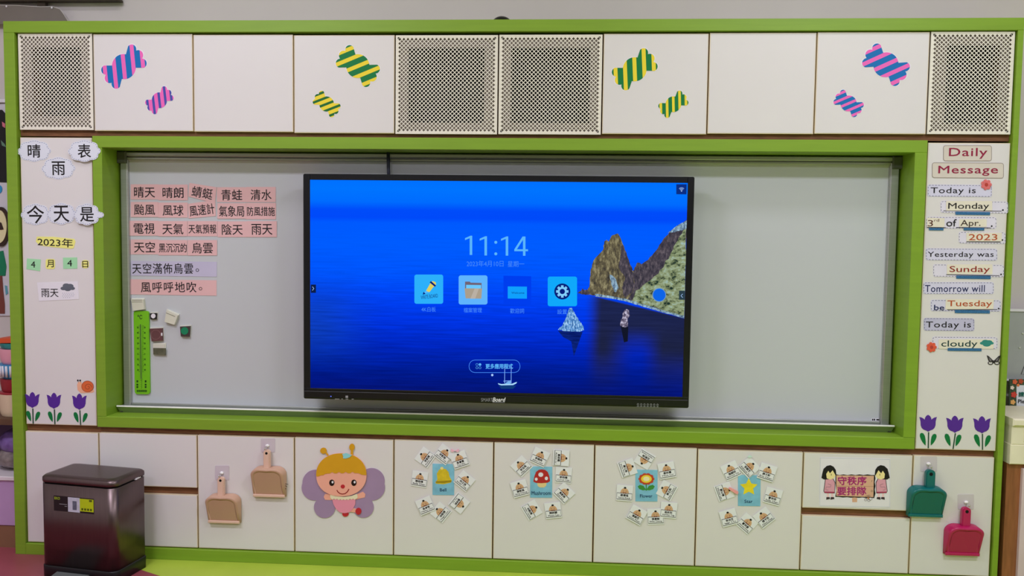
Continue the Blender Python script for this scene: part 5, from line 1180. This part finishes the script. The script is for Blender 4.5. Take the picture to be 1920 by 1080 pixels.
# shelf
sy0 = .06; sxl = X0+.03
zs = P(10, 786, sy0).z; zs2 = P(10, 797, sy0).z
sx1 = FX0-.012
t = empty('toy_shelf', ((sxl+sx1)/2, .2, 0), 'low shelf with brown edge boards left of the green surround', 'shelf')
M_bw = mat('brown_shelf_edge', (92, 66, 50), .6, var=.15)
MB().box(sxl, sx1, sy0, Y1-.01, zs2, zs).build('shelf_board', M_bw, t)
MB().box(sxl, sx1, sy0, Y1-.01, .0, P(10, 986, sy0).z).build('plinth', mat('shelf_plinth', (122, 88, 66), .6, var=.1), t)
MB().box(sxl, sx1, Y1-.03, Y1-.012, P(10, 986, sy0).z, zs2).build('back_panel', mat('mauve_panel', (86, 64, 96), .7), t)
zd1 = P(10, 892, sy0).z; zd0 = P(10, 985, sy0).z
t = empty('storage_drawer', ((sxl+sx1)/2, .2, zd0), 'lilac plastic drawer at the bottom of the left shelf', 'drawer')
MB().bev(sxl+.01, sx1-.002, sy0-.004, Y1-.05, zd0, zd1-.02, .003).build('drawer_box', mat('lilac_plastic', (172, 140, 184), .4), t)
MB().bev(sxl+.01, sx1, sy0-.014, Y1-.05, zd1-.02, zd1, .003).build('drawer_lip', mat('white_lip', (206, 198, 206), .4), t)
t = empty('toy_bag', ((sxl+sx1)/2, .2, zd1), 'crumpled purple and clear plastic bag on the lilac drawer', 'bag')
zq = P(10, 850, .1).z; zq2 = P(10, 806, .1).z
MB().dome((sx1-.10, .2, zd1+.0555), .11, .1, .055, 16, 8).build('clear_bag', mat('smoky_plastic', (122, 112, 112), .2, var=.4, nscale=22, bump=1), t)
MB().dome((sx1-.09, .2, zd1+.13), .10, .09, .07, 16, 8).build('purple_bag', mat('purple_plastic', (104, 80, 140), .25, var=.4, nscale=18, bump=1), t)
TOP = [zs]
def shelf_item(nm, y0_, y1_, m_, lab, cat, rx=.08, y=.17, shape='lathe', bulge=.1, lift=.0):
    z0, z1 = TOP[0]+.0008, P(8, y0_, y-rx).z; TOP[0] = z1+lift; cx = sx1-rx-.004
    t = empty(nm, (cx, y, z0), lab, cat); q = MB(); n = 24; lv = 8; vs = []; fs = []
    for i in range(lv+1):
        u_ = i/lv; r = rx*(1-bulge*(1-math.sin(PI*u_*.5)))
        if i in (0,): r *= .93
        for k in range(n): vs.append((cx+r*math.cos(2*PI*k/n), y+r*math.sin(2*PI*k/n), z0+(z1-z0)*u_))
    for i in range(lv):
        for k in range(n): fs.append((i*n+k, i*n+(k+1) % n, (i+1)*n+(k+1) % n, (i+1)*n+k))
    q.add(vs, fs, True); q.add(vs[:n], [list(range(n))[::-1]]); q.add(vs[-n:], [list(range(n))])
    q.build('vessel', m_, t); return t, cx, y, z0, z1
zsh = zs
t, cx, y, z0, z1 = shelf_item('round_canister', 741, 786, mat('cream_canister', (206, 186, 160), .4), 'cream round canister with a blue spot on the left shelf', 'canister', lift=.008)
MB().tube([(cx-.001, y, z1-.002), (cx-.001, y, z1+.008)], .078, 24).build('red_rim', mat('crimson_rim', (140, 34, 44), .4), t)
MB().dome((cx+.05, y-.062, z0+.022), .022, .012, .02, 14, 8).build('blue_spot', mat('spot_blue', (60, 120, 176), .5), t)
text_w('xo', cx+.052, (z0+z1)/2+.014, .03, .014, y-.082, M_ink, t, shear=.3)
t, cx, y, z0, z1 = shelf_item('red_pot', 712.5, 740.5, mat('crimson_pot', (136, 34, 44), .4), 'crimson pot stacked on the cream canister', 'pot', .076)
t, cx, y, z0, z1 = shelf_item('striped_bowl', 685, 712, mat('bowl_blue', (52, 130, 178), .4), 'blue and white striped bowl stacked on the crimson pot', 'bowl', .079, bulge=.2)
for k in range(10):
    a = -PI/2+(-5+k)*.24
    MB().tube([(cx+.0755*math.cos(a), y+.0755*math.sin(a), z0+.012), (cx+.0795*math.cos(a), y+.0795*math.sin(a), z1-.004)], .0055, 6).build('white_stripe', M_paper, t)
t, cx, y, z0, z1 = shelf_item('pink_basin', 656, 684.5, mat('basin_pink', (214, 150, 168), .4), 'pink basin stacked on the striped bowl', 'basin', .077, bulge=.15)
t, cx, y, z0, z1 = shelf_item('teal_cup', 645, 656, mat('cup_teal', (48, 130, 130), .4, var=.3, nscale=30), 'teal and green toy dish on the pink basin', 'dish', .075)
z1 += .001
t = empty('orange_book', (cx, .17, z1), 'orange and red picture book lying on top of the toy stack', 'book')
za, zb_ = z1, P(0, 634, .1).z
MB().add([(cx-.09, .10, za), (cx+.078, .10, za+.006), (cx+.078, .25, za+.006), (cx-.09, .25, za), (cx-.09, .10, zb_-.008), (cx+.078, .10, zb_+.006), (cx+.078, .25, zb_+.006), (cx-.09, .25, zb_-.008)], [(0, 3, 2, 1), (4, 5, 6, 7), (0, 1, 5, 4), (1, 2, 6, 5), (2, 3, 7, 6), (3, 0, 4, 7)]).build('cover', mat('book_orange', (200, 78, 40), .5), t)

# ------------------------------------------------------------------ right neighbour
rx0 = FX1+.004
def RP(a, b, y): return P(a, b, y)
ry = .30
t = empty('side_board', P(1915, 712, ry), 'grey magnetic side board right of the green surround', 'board')
zq = P(1915, 582, ry).z; zr = P(1915, 711, ry).z
MB().box(rx0, X1-.4, ry, Y1-.002, zr, zq).build('board_panel', mat('grey_board', (152, 156, 158), .4), t)
MB().box(rx0, X1-.4, ry-.006, ry+.01, zq-.005, zq+.006).build('board_edge', M_paper, t)
MB().box(rx0, X1-.4, ry-.006, ry+.01, zr-.008, zr).build('board_edge', M_paper, t)
for a, b in ((1917.5, 625), (1912, 652)): MB().dome(P(a, b, ry-.003), .004, .003, .004, 10, 6).build('pin_magnet', mat('pin_pale', (196, 200, 190), .4), t)
q_ = MB(); stroke(ppts([(1926, 672), (1914.5, 702), (1928, 702)], ry-.001), .003, ry-.001, q_); q_.build('drawn_mark', M_ink, t)
ry2 = .27
t = empty('flower_poster', P(1930, 780, ry2), 'flower bordered notice on the wall right of the green surround', 'poster')
MB().plate(ppts([(1893, 711), (2010, 713), (2010, 782), (1892, 779)], ry2), ry2, ry2+.006).build('poster_border', mat('poster_dark_green', (56, 74, 52), .6, var=.6, nscale=45), t)
MB().plate(ppts([(1906, 722), (2000, 724), (2000, 768), (1906, 766)], ry2-.001), ry2-.001, ry2).build('poster_sheet', mat('poster_pale', (206, 212, 220), .6), t)
fcols = [(206, 96, 60), (232, 210, 196), (196, 64, 50), (222, 168, 96), (238, 226, 214), (170, 70, 40), (236, 200, 190), (214, 120, 70)]
for k, (a, b, r) in enumerate(((1903, 716, 5), (1898, 727, 4), (1901, 740, 6), (1899, 754, 5), (1905, 768, 6), (1914, 715, 5), (1916, 772, 6), (1909, 722, 3))):
    MB().plate(ppts([(a+x*r, b-z*r) for x, z in star_union([(.6*math.cos(2*PI*j/5), .6*math.sin(2*PI*j/5), .38) for j in range(5)], .5, 60)], ry2-.002), ry2-.002-.0002*k, ry2-.001).build('printed_flower', mat('print_flower_%s' % 'abcdefgh'[k], fcols[k], .6), t)
text_p('請', 1910, 1920, 735, 744, ry2-.003, mat('deep_green_ink', (20, 96, 84), .6, gain=1.), t, bold=.03, name='character'); text_p('Please', 1909, 1934, 749, 756, ry2-.003, M_ink, t, bold=.02)
ry3 = -.02
za, zb_ = P(1910, 790, ry3).z, P(1910, 871, ry3).z
t = empty('counter', (rx0+.5, .17, zb_), 'cream counter with moulded edge right of the green surround', 'counter')
M_co = mat('cream_counter', (218, 212, 190), .5)
xr_ = P(1893.5, 870, ry3).x
cx0 = max(FX1+.002, xr_)
MB().bev(cx0, X1-.5, ry3-.012, .26, za-.02, za+.012, .006).build('counter_top', M_co, t)
MB().bev(cx0+.002, X1-.5, ry3, .26, za-.10, za-.02, .003).build('fascia', M_co, t)
MB().bev(cx0+.05, X1-.5, ry3-.008, ry3+.01, za-.085, za-.03, .006).build('moulding', M_co, t)
MB().bev(cx0, X1-.5, ry3, .26, zb_, za-.10, .003).build('lower_fascia', M_co, t)
t = empty('side_counter_cabinet', (rx0+.5, .17, 0), 'wooden cabinet with pale pink door under the cream counter', 'cabinet')
MB().box(cx0, P(1907, 980, .0).x+.03, .0, Y1-.02, 0, zb_).build('wooden_post', mat('reddish_brown_wood', (134, 84, 52), .5, var=.2, nscale=10, stretch=(9, 9, .8)), t)
MB().bev(P(1909, 980, .0).x+.0, X1-.5, -.018, .0, .05, zb_-.02, .003).build('door', mat('pale_pink_door', (200, 180, 186), .45), t)
